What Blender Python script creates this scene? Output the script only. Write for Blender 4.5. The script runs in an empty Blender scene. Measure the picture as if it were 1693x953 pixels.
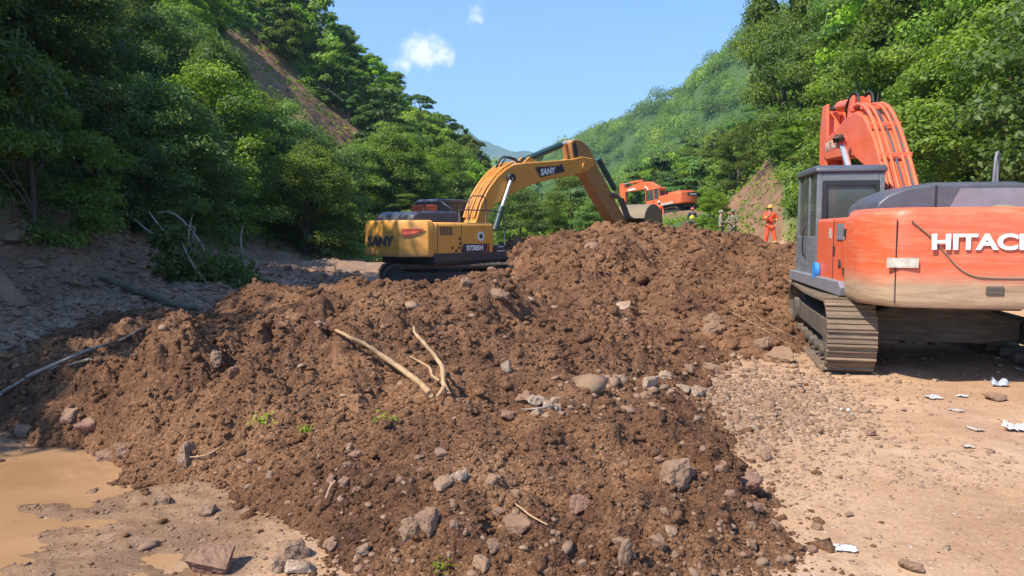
import bpy, bmesh, math, random
import numpy as np
from mathutils import Vector, Matrix
R = math.radians
sc = bpy.context.scene
col = sc.collection

# ------------------------------------------------------------------ camera, sky, sun, exposure
FPX, W0, H0, EYE, HOR = 1250.0, 1693.0, 953.0, 1.8, 385.0
PITCH = math.atan((H0/2-HOR)/FPX)
cam_d = bpy.data.cameras.new('camera'); cam = bpy.data.objects.new('camera', cam_d); col.objects.link(cam)
cam.location = (0, 0, EYE); cam.rotation_euler = (math.pi/2-PITCH, 0, 0)
cam_d.sensor_width = 36; cam_d.lens = 36*FPX/W0; cam_d.clip_start = .05; cam_d.clip_end = 9000
sc.camera = cam
SUN_EL, SUN_BACK = R(51), R(38)          # sun stands to the left, a little behind the camera
SD = Vector((-math.cos(SUN_EL)*math.cos(SUN_BACK), -math.cos(SUN_EL)*math.sin(SUN_BACK), math.sin(SUN_EL)))
sun_d = bpy.data.lights.new('sun', 'SUN'); sun = bpy.data.objects.new('sun', sun_d); col.objects.link(sun)
sun_d.energy = 4.6; sun_d.angle = R(.5); sun_d.color = (1, .93, .82)
sun.rotation_euler = SD.to_track_quat('Z', 'Y').to_euler(); sun.location = SD*50
world = bpy.data.worlds.new('World'); sc.world = world; world.use_nodes = True
wn = world.node_tree; wn.nodes.clear()
def N(nt, t, **kw):
    n = nt.nodes.new(t)
    for k, v in kw.items():
        if k in n.inputs and not hasattr(n, k): n.inputs[k].default_value = v
        else: setattr(n, k, v)
    return n
out = N(wn, 'ShaderNodeOutputWorld'); bg = N(wn, 'ShaderNodeBackground')
sky = N(wn, 'ShaderNodeTexSky'); sky.sky_type = 'NISHITA'; sky.sun_disc = False
sky.sun_elevation = SUN_EL; sky.sun_rotation = math.atan2(SD.x, SD.y)
sky.altitude = 500; sky.air_density = 1.0; sky.dust_density = .6; sky.ozone_density = 2.0
bg.inputs['Strength'].default_value = .15
# clouds: wisps of noise around a few directions of the sky
tc = N(wn, 'ShaderNodeTexCoord')
def dirpx(px, py):
    r = (px-W0/2)/FPX; u = -(py-H0/2)/FPX
    return np.array([r, math.cos(PITCH)+u*math.sin(PITCH), -math.sin(PITCH)+u*math.cos(PITCH)])
nz = N(wn, 'ShaderNodeTexNoise'); nz.inputs['Scale'].default_value = 26; nz.inputs['Detail'].default_value = 7; nz.inputs['Roughness'].default_value = .6
wn.links.new(tc.outputs['Generated'], nz.inputs['Vector'])
acc = None
for px, py, rx, ry, amt in ((708, 86, 74, 56, 1.0), (668, 108, 40, 26, .8), (792, 32, 52, 44, .66), (735, 95, 46, 34, .8), (690, 78, 44, 34, .8),(865, 40, 30, 22, .28), (930, 262, 60, 22, 1.0), (985, 222, 26, 12, .9)):
    d = dirpx(px, py); d = d/np.linalg.norm(d)
    sub = N(wn, 'ShaderNodeVectorMath'); sub.operation = 'SUBTRACT'; sub.inputs[1].default_value = tuple(d)
    wn.links.new(tc.outputs['Generated'], sub.inputs[0])
    mul = N(wn, 'ShaderNodeVectorMath'); mul.operation = 'MULTIPLY'; mul.inputs[1].default_value = (FPX/rx, FPX/rx, FPX/ry)
    wn.links.new(sub.outputs[0], mul.inputs[0])
    ln = N(wn, 'ShaderNodeVectorMath'); ln.operation = 'LENGTH'; wn.links.new(mul.outputs[0], ln.inputs[0])
    mr = N(wn, 'ShaderNodeMapRange'); mr.inputs['From Min'].default_value = 1.25; mr.inputs['From Max'].default_value = 0
    mr.inputs['To Max'].default_value = amt; wn.links.new(ln.outputs['Value'], mr.inputs['Value'])
    if acc is None: acc = mr.outputs[0]
    else:
        mx = N(wn, 'ShaderNodeMath'); mx.operation = 'MAXIMUM'; wn.links.new(acc, mx.inputs[0]); wn.links.new(mr.outputs[0], mx.inputs[1]); acc = mx.outputs[0]
m1 = N(wn, 'ShaderNodeMath'); m1.operation = 'MULTIPLY_ADD'; m1.inputs[1].default_value = 3.4; m1.inputs[2].default_value = -1.75; wn.links.new(nz.outputs['Fac'], m1.inputs[0])
m2 = N(wn, 'ShaderNodeMath'); m2.operation = 'ADD'; wn.links.new(acc, m2.inputs[0]); wn.links.new(m1.outputs[0], m2.inputs[1])
m3 = N(wn, 'ShaderNodeMath'); m3.operation = 'MULTIPLY'; m3.use_clamp = True; wn.links.new(acc, m3.inputs[0]); wn.links.new(m2.outputs[0], m3.inputs[1])
mp = N(wn, 'ShaderNodeMapRange'); mp.interpolation_type = 'SMOOTHSTEP'; mp.inputs['From Min'].default_value = .12; mp.inputs['From Max'].default_value = .75; wn.links.new(m3.outputs[0], mp.inputs['Value'])
tint = N(wn, 'ShaderNodeMix'); tint.data_type = 'RGBA'; tint.blend_type = 'MULTIPLY'; tint.inputs[0].default_value = 1
tint.inputs[7].default_value = (.72, .97, 1.33, 1); wn.links.new(sky.outputs[0], tint.inputs[6])
cm = N(wn, 'ShaderNodeMix'); cm.data_type = 'RGBA'; cm.inputs[7].default_value = (6.0, 6.3, 6.9, 1)
wn.links.new(mp.outputs[0], cm.inputs[0]); wn.links.new(tint.outputs[2], cm.inputs[6])
wn.links.new(cm.outputs[2], bg.inputs['Color']); wn.links.new(bg.outputs[0], out.inputs['Surface'])
sc.view_settings.view_transform = 'Standard'; sc.view_settings.look = 'None'; sc.view_settings.gamma = 1
sc.view_settings.exposure = 0.65; sc.view_settings.use_curve_mapping = False
sc.cycles.max_bounces = 6; sc.cycles.diffuse_bounces = 3; sc.cycles.transmission_bounces = 3; sc.cycles.volume_bounces = 0

# ------------------------------------------------------------------ projection helpers (pixels of the photograph <-> the place)
def at(px, py, Y):
    d = dirpx(px, py); return Vector((d[0], d[1], d[2]))*(Y/d[1]) + Vector((0, 0, EYE))
def onz(px, py, z):
    d = dirpx(px, py); t = (z-EYE)/d[2]; return Vector((d[0]*t, d[1]*t, z))
def proj(P):
    P = np.asarray(P, float); x, y, z = P[..., 0], P[..., 1], P[..., 2]-EYE
    dep = y*math.cos(PITCH)-z*math.sin(PITCH); up = y*math.sin(PITCH)+z*math.cos(PITCH)
    dep = np.maximum(dep, 1e-3)
    return W0/2+FPX*x/dep, H0/2-FPX*up/dep, dep

# ------------------------------------------------------------------ numpy noise
def _h(ix, iy, s):
    h = (ix.astype(np.int64)*374761393 + iy.astype(np.int64)*668265263 + s*982451653) & 0xffffffff
    h = ((h ^ (h >> 13))*1274126177) & 0xffffffff
    h = ((h ^ (h >> 15))*2246822519) & 0xffffffff
    return ((h ^ (h >> 16)) & 0xffffff)/float(0xffffff)
def vnoise(x, y, s=0):
    ix, iy = np.floor(x), np.floor(y); fx, fy = x-ix, y-iy
    fx = fx*fx*(3-2*fx); fy = fy*fy*(3-2*fy)
    a, b, c, d = _h(ix, iy, s), _h(ix+1, iy, s), _h(ix, iy+1, s), _h(ix+1, iy+1, s)
    return (a*(1-fx)+b*fx)*(1-fy)+(c*(1-fx)+d*fx)*fy
def fbm(x, y, s=0, o=4):
    v = 0; a = .5; t = 0
    for k in range(o):
        v = v+a*vnoise(x*2**k+17.3*k, y*2**k-9.1*k, s+k); t += a; a *= .55
    return v/t
def worley(x, y, s=0):
    ix, iy = np.floor(x), np.floor(y); best = np.full(x.shape, 9.0)
    for dx in (-1, 0, 1):
        for dy in (-1, 0, 1):
            jx, jy = ix+dx, iy+dy
            r = .35+.65*_h(jx, jy, s+5)
            d = ((jx+_h(jx, jy, s)-x)**2+(jy+_h(jx, jy, s+1)-y)**2)/(r*r)
            best = np.minimum(best, d)
    return np.sqrt(best)
def lumps(x, y, s, cell):     # rounded clods standing on a plane, 0..1
    w = worley(x/cell, y/cell, s); k = .75+.5*_h(np.floor(x/cell*3), np.floor(y/cell*3), s+3)*.35; return np.clip(1.25-w*1.25*k, 0, .85)/.85
class RBF:
    def __init__(s, pts, c, dec=.0):
        P = np.array(pts, float); s.P = P[:, :2]; s.c = c; n = len(P)
        A = np.zeros((n+3, n+3)); A[:n, :n] = s.k(s.P, s.P)+dec*np.eye(n)
        A[:n, n:] = np.c_[np.ones(n), s.P]; A[n:, :n] = A[:n, n:].T
        s.w = np.linalg.solve(A, np.r_[P[:, 2], 0, 0, 0])
    def k(s, a, b): return -np.sqrt(((a[:, None, :]-b[None])**2).sum(-1)+s.c**2)
    def __call__(s, x, y):
        sh = np.shape(x); q = np.c_[np.ravel(x), np.ravel(y)]; o = np.empty(len(q)); n = len(s.P)
        for i in range(0, len(q), 60000):
            b = q[i:i+60000]; o[i:i+60000] = s.k(b, s.P)@s.w[:n]+s.w[n]+b@s.w[n+1:]
        return o.reshape(sh)

# ------------------------------------------------------------------ terrain shape
def xL(y): return np.interp(y, [0, 8, 16, 20, 26, 34, 45, 60, 80, 120, 180, 260, 500], [-12, -11.5, -11.2, -10.5, -9.8, -9, -7.8, -4, -1, 5, 12, 22, 45])
def xR(y): return np.interp(y, [0, 16, 22, 30, 37, 45, 60, 80, 120, 200, 300, 500], [11.5, 11.0, 10.9, 11.2, 11.5, 12.2, 17.5, 20, 25, 36, 45, 62])
def zL(y): return np.interp(y, [0, 8, 13, 16, 20, 26, 34, 45, 60, 100, 200], [.6, 1.3, 1.9, 2.3, 1.8, 1.1, .9, 1.2, 1.6, 2, 3])
def zR(y): return np.interp(y, [0, 20, 30, 45, 60, 100, 200], [.3, .6, 1.2, 1.8, 2.6, 4, 6])
tp = []
for y in (-20, 0, 4, 8, 13, 16, 20, 26, 34, 45, 60, 80, 120, 180, 260):
    tp.append((xL(y), y, zL(y)))
    st = np.interp(y, [0, 16, 28, 70, 300], [1.5, 1.35, .92, .85, .85])
    for d in ((4, 12) if y < 40 else (10,) if y < 70 else ()): tp.append((xL(y)-d, y, zL(y)+d*st))
for y, z in ((-20, 16), (0, 20), (16, 23), (34, 19), (60, 24)): tp.append((xL(y)-24, y, z))
for y, z in ((-20, 24), (16, 32), (50, 36), (90, 42)): tp.append((xL(y)-50, y, z))
for y in (8, 13): tp.append((-9.0, y, .45)); tp.append((-10.2, y, .8))
tp.append((-10, 14, .9)); tp.append((-8.5, 20, .8)); tp.append((-8, 16, .6)); tp.append((-9.6, 17, 1.35))
RIDL = [(520, -60, 78), (560, 8, 86), (640, 82, 95), (700, 135, 102), (780, 215, 110), (818, 262, 118), (850, 300, 135)]
for px, py, Y in RIDL:
    p = at(px, py, Y); tp.append((p.x, p.y, p.z-7.5))
    tp.append((p.x-25, p.y+45, p.z-20)); tp.append((p.x-10, p.y+110, p.z-40))
for y in (-20, 0, 5, 10, 16, 22, 30, 37, 45, 60, 80, 120, 200, 300):
    tp.append((xR(y), y, zR(y)))
    k = 1.0 if y < 46 else .6
    tp.append((xR(y)+2.6, y, zR(y)+4.2*k)); tp.append((xR(y)+9, y, zR(y)+10*k))
for y in (-20, 10, 30, 44): tp.append((xR(y)+28, y, 26))
for y in (60, 90): tp.append((xR(y)+28, y, 22))
RIDR = [(1235, 45, 230), (1205, 70, 250), (1150, 108, 290), (1080, 158, 330), (1000, 215, 390), (965, 235, 430), (935, 262, 520)]
for px, py, Y in RIDR:
    p = at(px, py, Y); tp.append((p.x, p.y, p.z-3.5))
    tp.append((p.x+60, p.y+60, p.z-10))
tp += [(160, 200, 110), (120, 120, 70)]
for p in ((0, -5), (0, 2), (3, 2), (6, 2), (3, 5), (6, 6), (4, 9), (8, 10), (5, 13), (8, 16), (0, 9), (-2, 5), (2, 14)): tp.append((*p, 0))
for p in ((-3, 3), (-6, 3), (-3, 4.5), (-5, 6), (-8, 5)): tp.append((*p, -.07))
tp += [(-8, 2, 0), (-5.5, 9, .1), (-7, 10.5, .4), (-6, 14, .45), (-6, 20, .5), (-2, 14, .2), (-2, 22, .2), (2, 20, .3), (4, 24, .6), (-5, 26, .75), (-3, 32, .6), (0, 34, .7), (5, 32, 1.05), (8.5, 32, 1.15),
       (-4, 45, 1), (2, 45, 1.2), (9.5, 37, 1.12), (10.6, 33, 1.15), (5, 40, 1.2), (4, 50, 1.5), (9.6, 50, 1.6), (9.5, 56, 2.0), (14, 62, 2.2), (6, 66, 2.2), (0, 66, 1.5), (3, 100, 2), (8, 140, 2), (15, 200, 3), (25, 300, 5), (40, 500, 8), (-60, 500, 30), (150, 500, 60)]
T0 = RBF(tp, 1.6)
def hillmask(x, y):
    l = np.clip((xL(y)-x+.3)/1.5, 0, 1); r = np.clip((x-xR(y)+.2)/1.2, 0, 1); return np.maximum(l, r)
def terrain(x, y):
    z = T0(x, y); hm = hillmask(x, y)
    scr = np.clip((-5.2-x)/1.5, 0, 1)*np.clip((y-7.0)/2, 0, 1)*(y < 60)
    z = z+(fbm(x/14, y/14, 3)-.5)*(2.4*hm+.0)*np.clip(y/40, .3, 2.2)+(fbm(x/2.2, y/2.2, 8)-.5)*(.9*hm)
    z = z+scr*(1-hm*.5)*((fbm(x/1.1, y/1.1, 5, 6)-.5)*.55+lumps(x, y, 7, .5)*.12+lumps(x, y, 9, .2)*.07)
    near = (y < 60)
    flat = 1-np.maximum(hm, scr)
    z = z+near*flat*((fbm(x/1.4, y/1.4, 12)-.5)*.05+(fbm(x/.35, y/.35, 14)-.5)*.022+(fbm(x/.09, y/.09, 15)-.5)*.006)
    # wheel ruts on the road
    rx = x-(1.9+.33*y)
    z = z+near*flat*np.clip(x/1.0, 0, 1)*(-.03*np.exp(-((rx-.4)/.3)**2)-.025*np.exp(-((rx-2.3)/.35)**2))
    for cx0_, sl in ((2.05, .235), (4.35, .235)):      # prints the crawler tracks left in the dirt
        q = x-(cx0_+sl*y); s_ = y+.235*x; b_ = np.clip((.27-np.abs(q))/.05, 0, 1)*(y < 9.3)*(x > .5)*np.clip(fbm(x/.7, y/.7, 24, 2)*3-.9, 0, 1)
        z = z+b_*(.010*np.sign(np.sin(s_*2*math.pi/.19))-.012)
    # a low brown knoll far behind, under the small excavator
    z = z+1.3*np.exp(-(((x-14.4)/3.8)**2+((y-63)/3.8)**2)**1.5)
    wet = np.clip((-1.2-x)/.6, 0, 1)*np.clip((7.4-y)/.8, 0, 1)
    z = z+wet*(.004+.045*np.exp(-((y-5.0-.12*(x+3))/.28)**2)-(fbm(x/.62, y/.34, 21, 5)-.5)*.19)
    return z

# heap of loose soil
hp = []
for px, py, z in ((1390, 985, -.08), (1345, 935, -.06), (1290, 875, -.05), (1240, 800, -.03), (1225, 745, -.03), (1185, 690, -.03), (1165, 650, -.03), (1215, 607, -.03), (1330, 588, -.03), (1420, 570, -.05),
                  (385, 990, -.02), (350, 925, -.02), (300, 872, -.03), (280, 822, -.03), (120, 800, -.03), (165, 770, -.03), (130, 746, -.03), (20, 724, -.05), (-160, 715, -.1),
                  (850, 850, .34), (700, 800, .42), (500, 820, .26), (420, 850, .14), (400, 800, .2), (450, 950, .10), (1000, 800, .36), (1150, 850, .1), (900, 925, .2), (600, 930, .2), (490, 895, .16), (1100, 930, .1), (1230, 900, .02), (1100, 700, .25), (1180, 780, .12), (700, 700, .58), (900, 700, .5),
                  (400, 740, .3), (250, 730, .16), (120, 690, .16), (40, 660, .15), (300, 570, .78), (210, 610, .5), (380, 650, .42), (340, 610, .55), (450, 600, .78), (550, 540, .95), (430, 560, .7), (500, 500, .95), (560, 486, 1.0), (620, 480, 1.03), (690, 486, .98), (760, 481, 1.0), (820, 484, .98),
                  (600, 600, .72), (750, 600, .72), (850, 600, .7), (950, 620, .42), (1050, 620, .2), (1150, 600, .1), (1000, 560, .5), (850, 530, .85), (1000, 500, .72), (1100, 530, .5), (1200, 540, .27), (1200, 500, .45), (1290, 530, .25), (1300, 500, .35), (920, 490, .85),
                  (-60, 640, .15), (0, 600, .2), (100, 555, .45), (170, 520, .55), (280, 528, .55), (400, 497, .78), (330, 545, .6)):
    p = onz(px, py, z); hp.append((p.x, p.y, z))
for px, py, Y in ((900, 445, 17.5), (900, 420, 21), (880, 402, 24), (850, 406, 24), (940, 393, 25.5), (1000, 387, 26.5), (1050, 384, 27), (1090, 384, 27), (1150, 392, 27), (1220, 402, 26.5), (1300, 416, 25), (1360, 425, 24), (1100, 430, 20.5), (1200, 440, 19.5), (1000, 440, 18.5), (1000, 465, 15.5), (1100, 470, 16), (1250, 470, 16.5), (1330, 470, 16.5), (1400, 455, 18), (1480, 450, 20), (1560, 450, 20)):
    p = at(px, py, Y); hp.append((p.x, p.y, p.z))
hp += [(-7.5, 12.8, -.1), (-4.6, 14, -.05), (-4, 13.8, -.05), (-2, 14.5, .1), (-.8, 15.5, .3), (0, 20, .1), (.2, 25, .5), (-.8, 28, -.2), (2, 31, .8), (5, 32, .9), (8, 31.5, .8), (11, 29, .6), (-3, 22, -.3), (-5, 20, -.4), (-9, 10, -.2), (-8.5, 12, -.2), (3.3, 34.5, .2), (9, 36, .3), (7, 6, -.4), (6, 8, -.4), (6.2, 10.5, -.2), (7, 12.5, -.05), (9, 14, -.1), (11.5, 18, .2), (4, 3, -.4), (0, 2, -.3), (-2.5, 2, -.4), (-5, 4, -.4), (-8, 6, -.4), (13, 24, .3)]
H0F = RBF(hp, .35, 0.0)
def heap(x, y):
    b = H0F(x, y)
    wx = x+(fbm(x/.5, y/.5, 31)-.5)*.35; wy = y+(fbm(x/.5, y/.5, 33)-.5)*.35
    g = np.clip((fbm(x/1.6, y/1.6, 35, 3)-.36)*4.5, .12, 1.7)
    far = np.clip((y-9)/14, 0, 1)
    wx2 = x+(fbm(x/.12, y/.12, 37, 2)-.5)*.1; wy2 = y+(fbm(x/.12, y/.12, 39, 2)-.5)*.1
    rdg = 1-np.abs(2*fbm((wx*.8+wy*.5)/.95, (wy*.75-wx*.35)/2.1, 57, 3)-1)*2.2
    d = (fbm(wx/1.3, wy/1.3, 41)-.5)*(.46+.2*far)+np.clip(rdg, -.6, 1)*(.085+.06*far)-.04+(fbm(wx/.4, wy/.4, 42, 5)-.5)*.16
    d = d+lumps(wx, wy, 43, .62)*.05*g*(1+far)+lumps(wx2, wy2, 45, .23)*.05*g*(1+.8*far)+lumps(wx2, wy2, 47, .12)*.045*g+lumps(wx2, wy2, 49, .06)*.022*(.4+.6*g)+(fbm(x/.045, y/.045, 51, 3)-.5)*.022
    pit = np.clip(fbm(wx/.8+9, wy/.8, 53, 3)-.58, 0, 1); d = d-pit*.9*(1+.4*far)
    pit = np.clip(fbm(x/.22+3, y/.22, 55, 3)-.62, 0, 1); d = d-pit*.2
    # scarps and gullies on the far slope
    def scarp(x0, y0, x1, y1, w, a):
        L = math.hypot(x1-x0, y1-y0); tx, ty = (x1-x0)/L, (y1-y0)/L
        s = (x-x0)*tx+(y-y0)*ty; q = (x-x0)*ty-(y-y0)*tx+(fbm(x/.6, y/.6, 61)-.5)*.7
        e = np.clip(s/(.3*L), 0, 1)*np.clip((L-s)/(.3*L), 0, 1); e = e*e*(3-2*e)
        return a*e*(.7*np.exp(-((q+w*.8)/w)**2)-np.exp(-((q-w*.6)/w)**2))
    d = d+scarp(1.75, 14.2, 4.9, 25.2, .75, .42)+scarp(4.0, 16.0, 6.3, 23.5, .7, .32)
    d = d+scarp(-2.9, 5.6, -2.0, 10.6, .28, .17)+scarp(-4.1, 5.4, -3.0, 8.8, .3, .15)+scarp(-.3, 7.6, .3, 11.6, .35, .22)+scarp(-1.2, 5.2, -.9, 8.0, .3, .12)
    return b-.10+d*np.clip((b+.22)/.3, 0.15, 1)
def surf(x, y): return np.maximum(terrain(x, y), heap(x, y))
def hit(px, py, y0=2.6, y1=70):
    d = dirpx(px, py); t = np.exp(np.linspace(math.log(y0), math.log(y1), 700))/d[1]
    x, y, z = d[0]*t, d[1]*t, EYE+d[2]*t
    s = surf(x, y); k = np.nonzero(s >= z)[0]
    k = k[0] if len(k) else len(t)-1
    return Vector((x[k], y[k], s[k]))
# ------------------------------------------------------------------ materials
def newmat(name):
    m = bpy.data.materials.new(name); m.use_nodes = True; nt = m.node_tree
    b = nt.nodes['Principled BSDF']; return m, nt, b
def noise(nt, vec, scale, detail=5, rough=.6):
    n = nt.nodes.new('ShaderNodeTexNoise'); n.inputs['Scale'].default_value = scale; n.inputs['Detail'].default_value = detail; n.inputs['Roughness'].default_value = rough
    if vec is not None: nt.links.new(vec, n.inputs['Vector'])
    return n.outputs['Fac']
def ramp(nt, fac, stops):
    r = nt.nodes.new('ShaderNodeValToRGB'); e = r.color_ramp.elements
    while len(e) < len(stops): e.new(.5)
    for q, (p, c) in zip(e, stops): q.position = p; q.color = (*c, 1) if len(c) == 3 else c
    nt.links.new(fac, r.inputs[0]); return r.outputs[0]
def mixc(nt, fac, a, b, mode='MIX'):
    m = nt.nodes.new('ShaderNodeMix'); m.data_type = 'RGBA'; m.blend_type = mode
    for s, v in ((0, fac), (6, a), (7, b)):
        if hasattr(v, 'is_output'): nt.links.new(v, m.inputs[s])
        elif s == 0: m.inputs[0].default_value = v
        else: m.inputs[s].default_value = (*v, 1)
    return m.outputs[2]
def mth(nt, op, a, b=0.0, clamp=False):
    m = nt.nodes.new('ShaderNodeMath'); m.operation = op; m.use_clamp = clamp
    for s, v in ((0, a), (1, b)):
        if hasattr(v, 'is_output'): nt.links.new(v, m.inputs[s])
        else: m.inputs[s].default_value = v
    return m.outputs[0]
def mrange(nt, v, a, b, c=0.0, d=1.0):
    m = nt.nodes.new('ShaderNodeMapRange'); nt.links.new(v, m.inputs[0])
    for i, q in ((1, a), (2, b), (3, c), (4, d)): m.inputs[i].default_value = q
    return m.outputs[0]
def bump(nt, b, h, strength=.5, dist=.02):
    n = nt.nodes.new('ShaderNodeBump'); n.inputs['Strength'].default_value = strength; n.inputs['Distance'].default_value = dist
    nt.links.new(h, n.inputs['Height']); nt.links.new(n.outputs[0], b.inputs['Normal'])
def coords(nt, kind='Object'):
    return nt.nodes.new('ShaderNodeTexCoord').outputs[kind]
def attr(nt, name, o='Color'):
    a = nt.nodes.new('ShaderNodeAttribute'); a.attribute_name = name; return a.outputs[o]

def mat_soil():
    m, nt, b = newmat('loose_soil'); v = coords(nt)
    c1 = ramp(nt, noise(nt, v, 1.1, 6, .65), [(.32, (.10, .047, .024)), (.47, (.19, .094, .046)), (.6, (.262, .134, .066)), (.75, (.36, .20, .105))])
    c2 = ramp(nt, noise(nt, v, 30, 7, .8), [(.34, (.58, .54, .50)), (.52, (.98, .97, .96)), (.68, (1.25, 1.24, 1.22))])
    nt.links.new(mixc(nt, 1.0, c1, c2, 'MULTIPLY'), b.inputs['Base Color'])
    b.inputs['Roughness'].default_value = .93; b.inputs['Specular IOR Level'].default_value = .25
    vo = nt.nodes.new('ShaderNodeTexVoronoi'); vo.inputs['Scale'].default_value = 75; nt.links.new(v, vo.inputs['Vector'])
    vo2 = nt.nodes.new('ShaderNodeTexVoronoi'); vo2.inputs['Scale'].default_value = 28; nt.links.new(v, vo2.inputs['Vector'])
    sp = nt.nodes.new('ShaderNodeSeparateColor'); nt.links.new(vo.outputs['Color'], sp.inputs[0])
    cc = mixc(nt, 1.0, b.inputs['Base Color'].links[0].from_socket, ramp(nt, sp.outputs[0], [(0, (.72, .69, .66)), (.8, (1.05, 1.05, 1.04)), (.97, (1.5, 1.5, 1.5))]), 'MULTIPLY'); nt.links.new(cc, b.inputs['Base Color'])
    h = mth(nt, 'SUBTRACT', noise(nt, v, 32, 10, .82), mth(nt, 'ADD', mth(nt, 'MULTIPLY', vo.outputs['Distance'], .5), mth(nt, 'MULTIPLY', vo2.outputs['Distance'], .5)))
    bump(nt, b, h, .8, .03); return m
def mat_ground():
    m, nt, b = newmat('dirt_ground'); v = coords(nt)
    sep = nt.nodes.new('ShaderNodeSeparateColor'); nt.links.new(attr(nt, 'mask'), sep.inputs[0])
    big = noise(nt, v, .8, 5, .6); mid = noise(nt, v, 6, 6, .7); fine = noise(nt, v, 48, 5, .8)
    road = ramp(nt, big, [(.3, (.40, .23, .12)), (.55, (.50, .31, .175)), (.75, (.58, .39, .24))])
    road = mixc(nt, mrange(nt, mid, .5, .72), road, (.36, .20, .115))
    vor = nt.nodes.new('ShaderNodeTexVoronoi'); vor.inputs['Scale'].default_value = 26; nt.links.new(v, vor.inputs['Vector'])
    peb = mth(nt, 'MULTIPLY', mrange(nt, vor.outputs['Distance'], .32, .24), mrange(nt, mid, .42, .6))
    vs = nt.nodes.new('ShaderNodeSeparateColor'); nt.links.new(vor.outputs['Color'], vs.inputs[0])
    peb = mth(nt, 'MULTIPLY', peb, mrange(nt, vs.outputs[0], .5, .6))
    road = mixc(nt, peb, road, ramp(nt, vs.outputs[1], [(0, (.30, .2, .13)), (.5, (.5, .4, .3)), (1, (.68, .6, .5))]))
    scree = ramp(nt, noise(nt, v, 4.2, 9, .8), [(.3, (.15, .08, .042)), (.46, (.27, .16, .092)), (.58, (.38, .26, .17)), (.72, (.34, .18, .085))])
    hill = ramp(nt, noise(nt, v, .9, 5, .7), [(.3, (.03, .06, .012)), (.5, (.06, .11, .022)), (.7, (.10, .15, .035))])
    bare = ramp(nt, noise(nt, v, 1.4, 8, .8), [(.3, (.14, .075, .042)), (.55, (.27, .15, .085)), (.75, (.36, .235, .14))])
    c = mixc(nt, sep.outputs[0], road, scree); c = mixc(nt, sep.outputs[1], c, hill); c = mixc(nt, sep.outputs[2], c, bare)
    wet = attr(nt, 'wet', 'Fac')
    c = mixc(nt, wet, c, ramp(nt, mid, [(.35, (.22, .12, .06)), (.6, (.34, .205, .115))]))
    c = mixc(nt, 1.0, c, ramp(nt, fine, [(.3, (.6, .58, .56)), (.5, (1, 1, 1)), (.75, (1.22, 1.2, 1.18))]), 'MULTIPLY')
    ps = nt.nodes.new('ShaderNodeSeparateXYZ'); nt.links.new(v, ps.inputs[0]); sh = mth(nt, 'MULTIPLY', wet, mrange(nt, ps.outputs[2], .012, -.028))
    c = mixc(nt, mth(nt, 'MULTIPLY', sh, .8), c, (.22, .13, .072))
    nt.links.new(c, b.inputs['Base Color'])
    nt.links.new(mth(nt, 'SUBTRACT', mrange(nt, wet, 0, 1, .95, .42), mth(nt, 'MULTIPLY', sh, .27)), b.inputs['Roughness']); b.inputs['Specular IOR Level'].default_value = .3
    h = mth(nt, 'ADD', mth(nt, 'ADD', noise(nt, v, 18, 8, .75), mth(nt, 'MULTIPLY', fine, .4)), mth(nt, 'MULTIPLY', peb, .35))
    bump(nt, b, h, .8, .02); return m
def mat_water():
    m, nt, b = newmat('muddy_water'); v = coords(nt)
    nt.links.new(ramp(nt, noise(nt, v, 1.5, 4, .6), [(.3, (.30, .165, .075)), (.7, (.40, .23, .115))]), b.inputs['Base Color'])
    b.inputs['Roughness'].default_value = .04; b.inputs['IOR'].default_value = 1.33
    bump(nt, b, noise(nt, v, 9, 3, .5), .12, .01); return m
def mat_rock(name, a, c, rough=.85):
    m, nt, b = newmat(name); v = coords(nt)
    oi = nt.nodes.new('ShaderNodeObjectInfo')
    f = mth(nt, 'ADD', noise(nt, v, 9, 7, .7), mth(nt, 'MULTIPLY', mth(nt, 'SUBTRACT', oi.outputs['Random'], .5), .35))
    ge = nt.nodes.new('ShaderNodeNewGeometry'); sx = nt.nodes.new('ShaderNodeSeparateXYZ'); nt.links.new(ge.outputs['Normal'], sx.inputs[0])
    du = mrange(nt, mth(nt, 'ADD', mth(nt, 'MULTIPLY', sx.outputs[2], .25), noise(nt, v, 14, 6, .75)), .48, .72, 0, .88)
    nt.links.new(mixc(nt, du, ramp(nt, f, [(.3, a), (.7, c)]), (.25, .14, .078)), b.inputs['Base Color']); b.inputs['Roughness'].default_value = rough
    bump(nt, b, noise(nt, v, 38, 8, .75), .7, .015); return m
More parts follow.
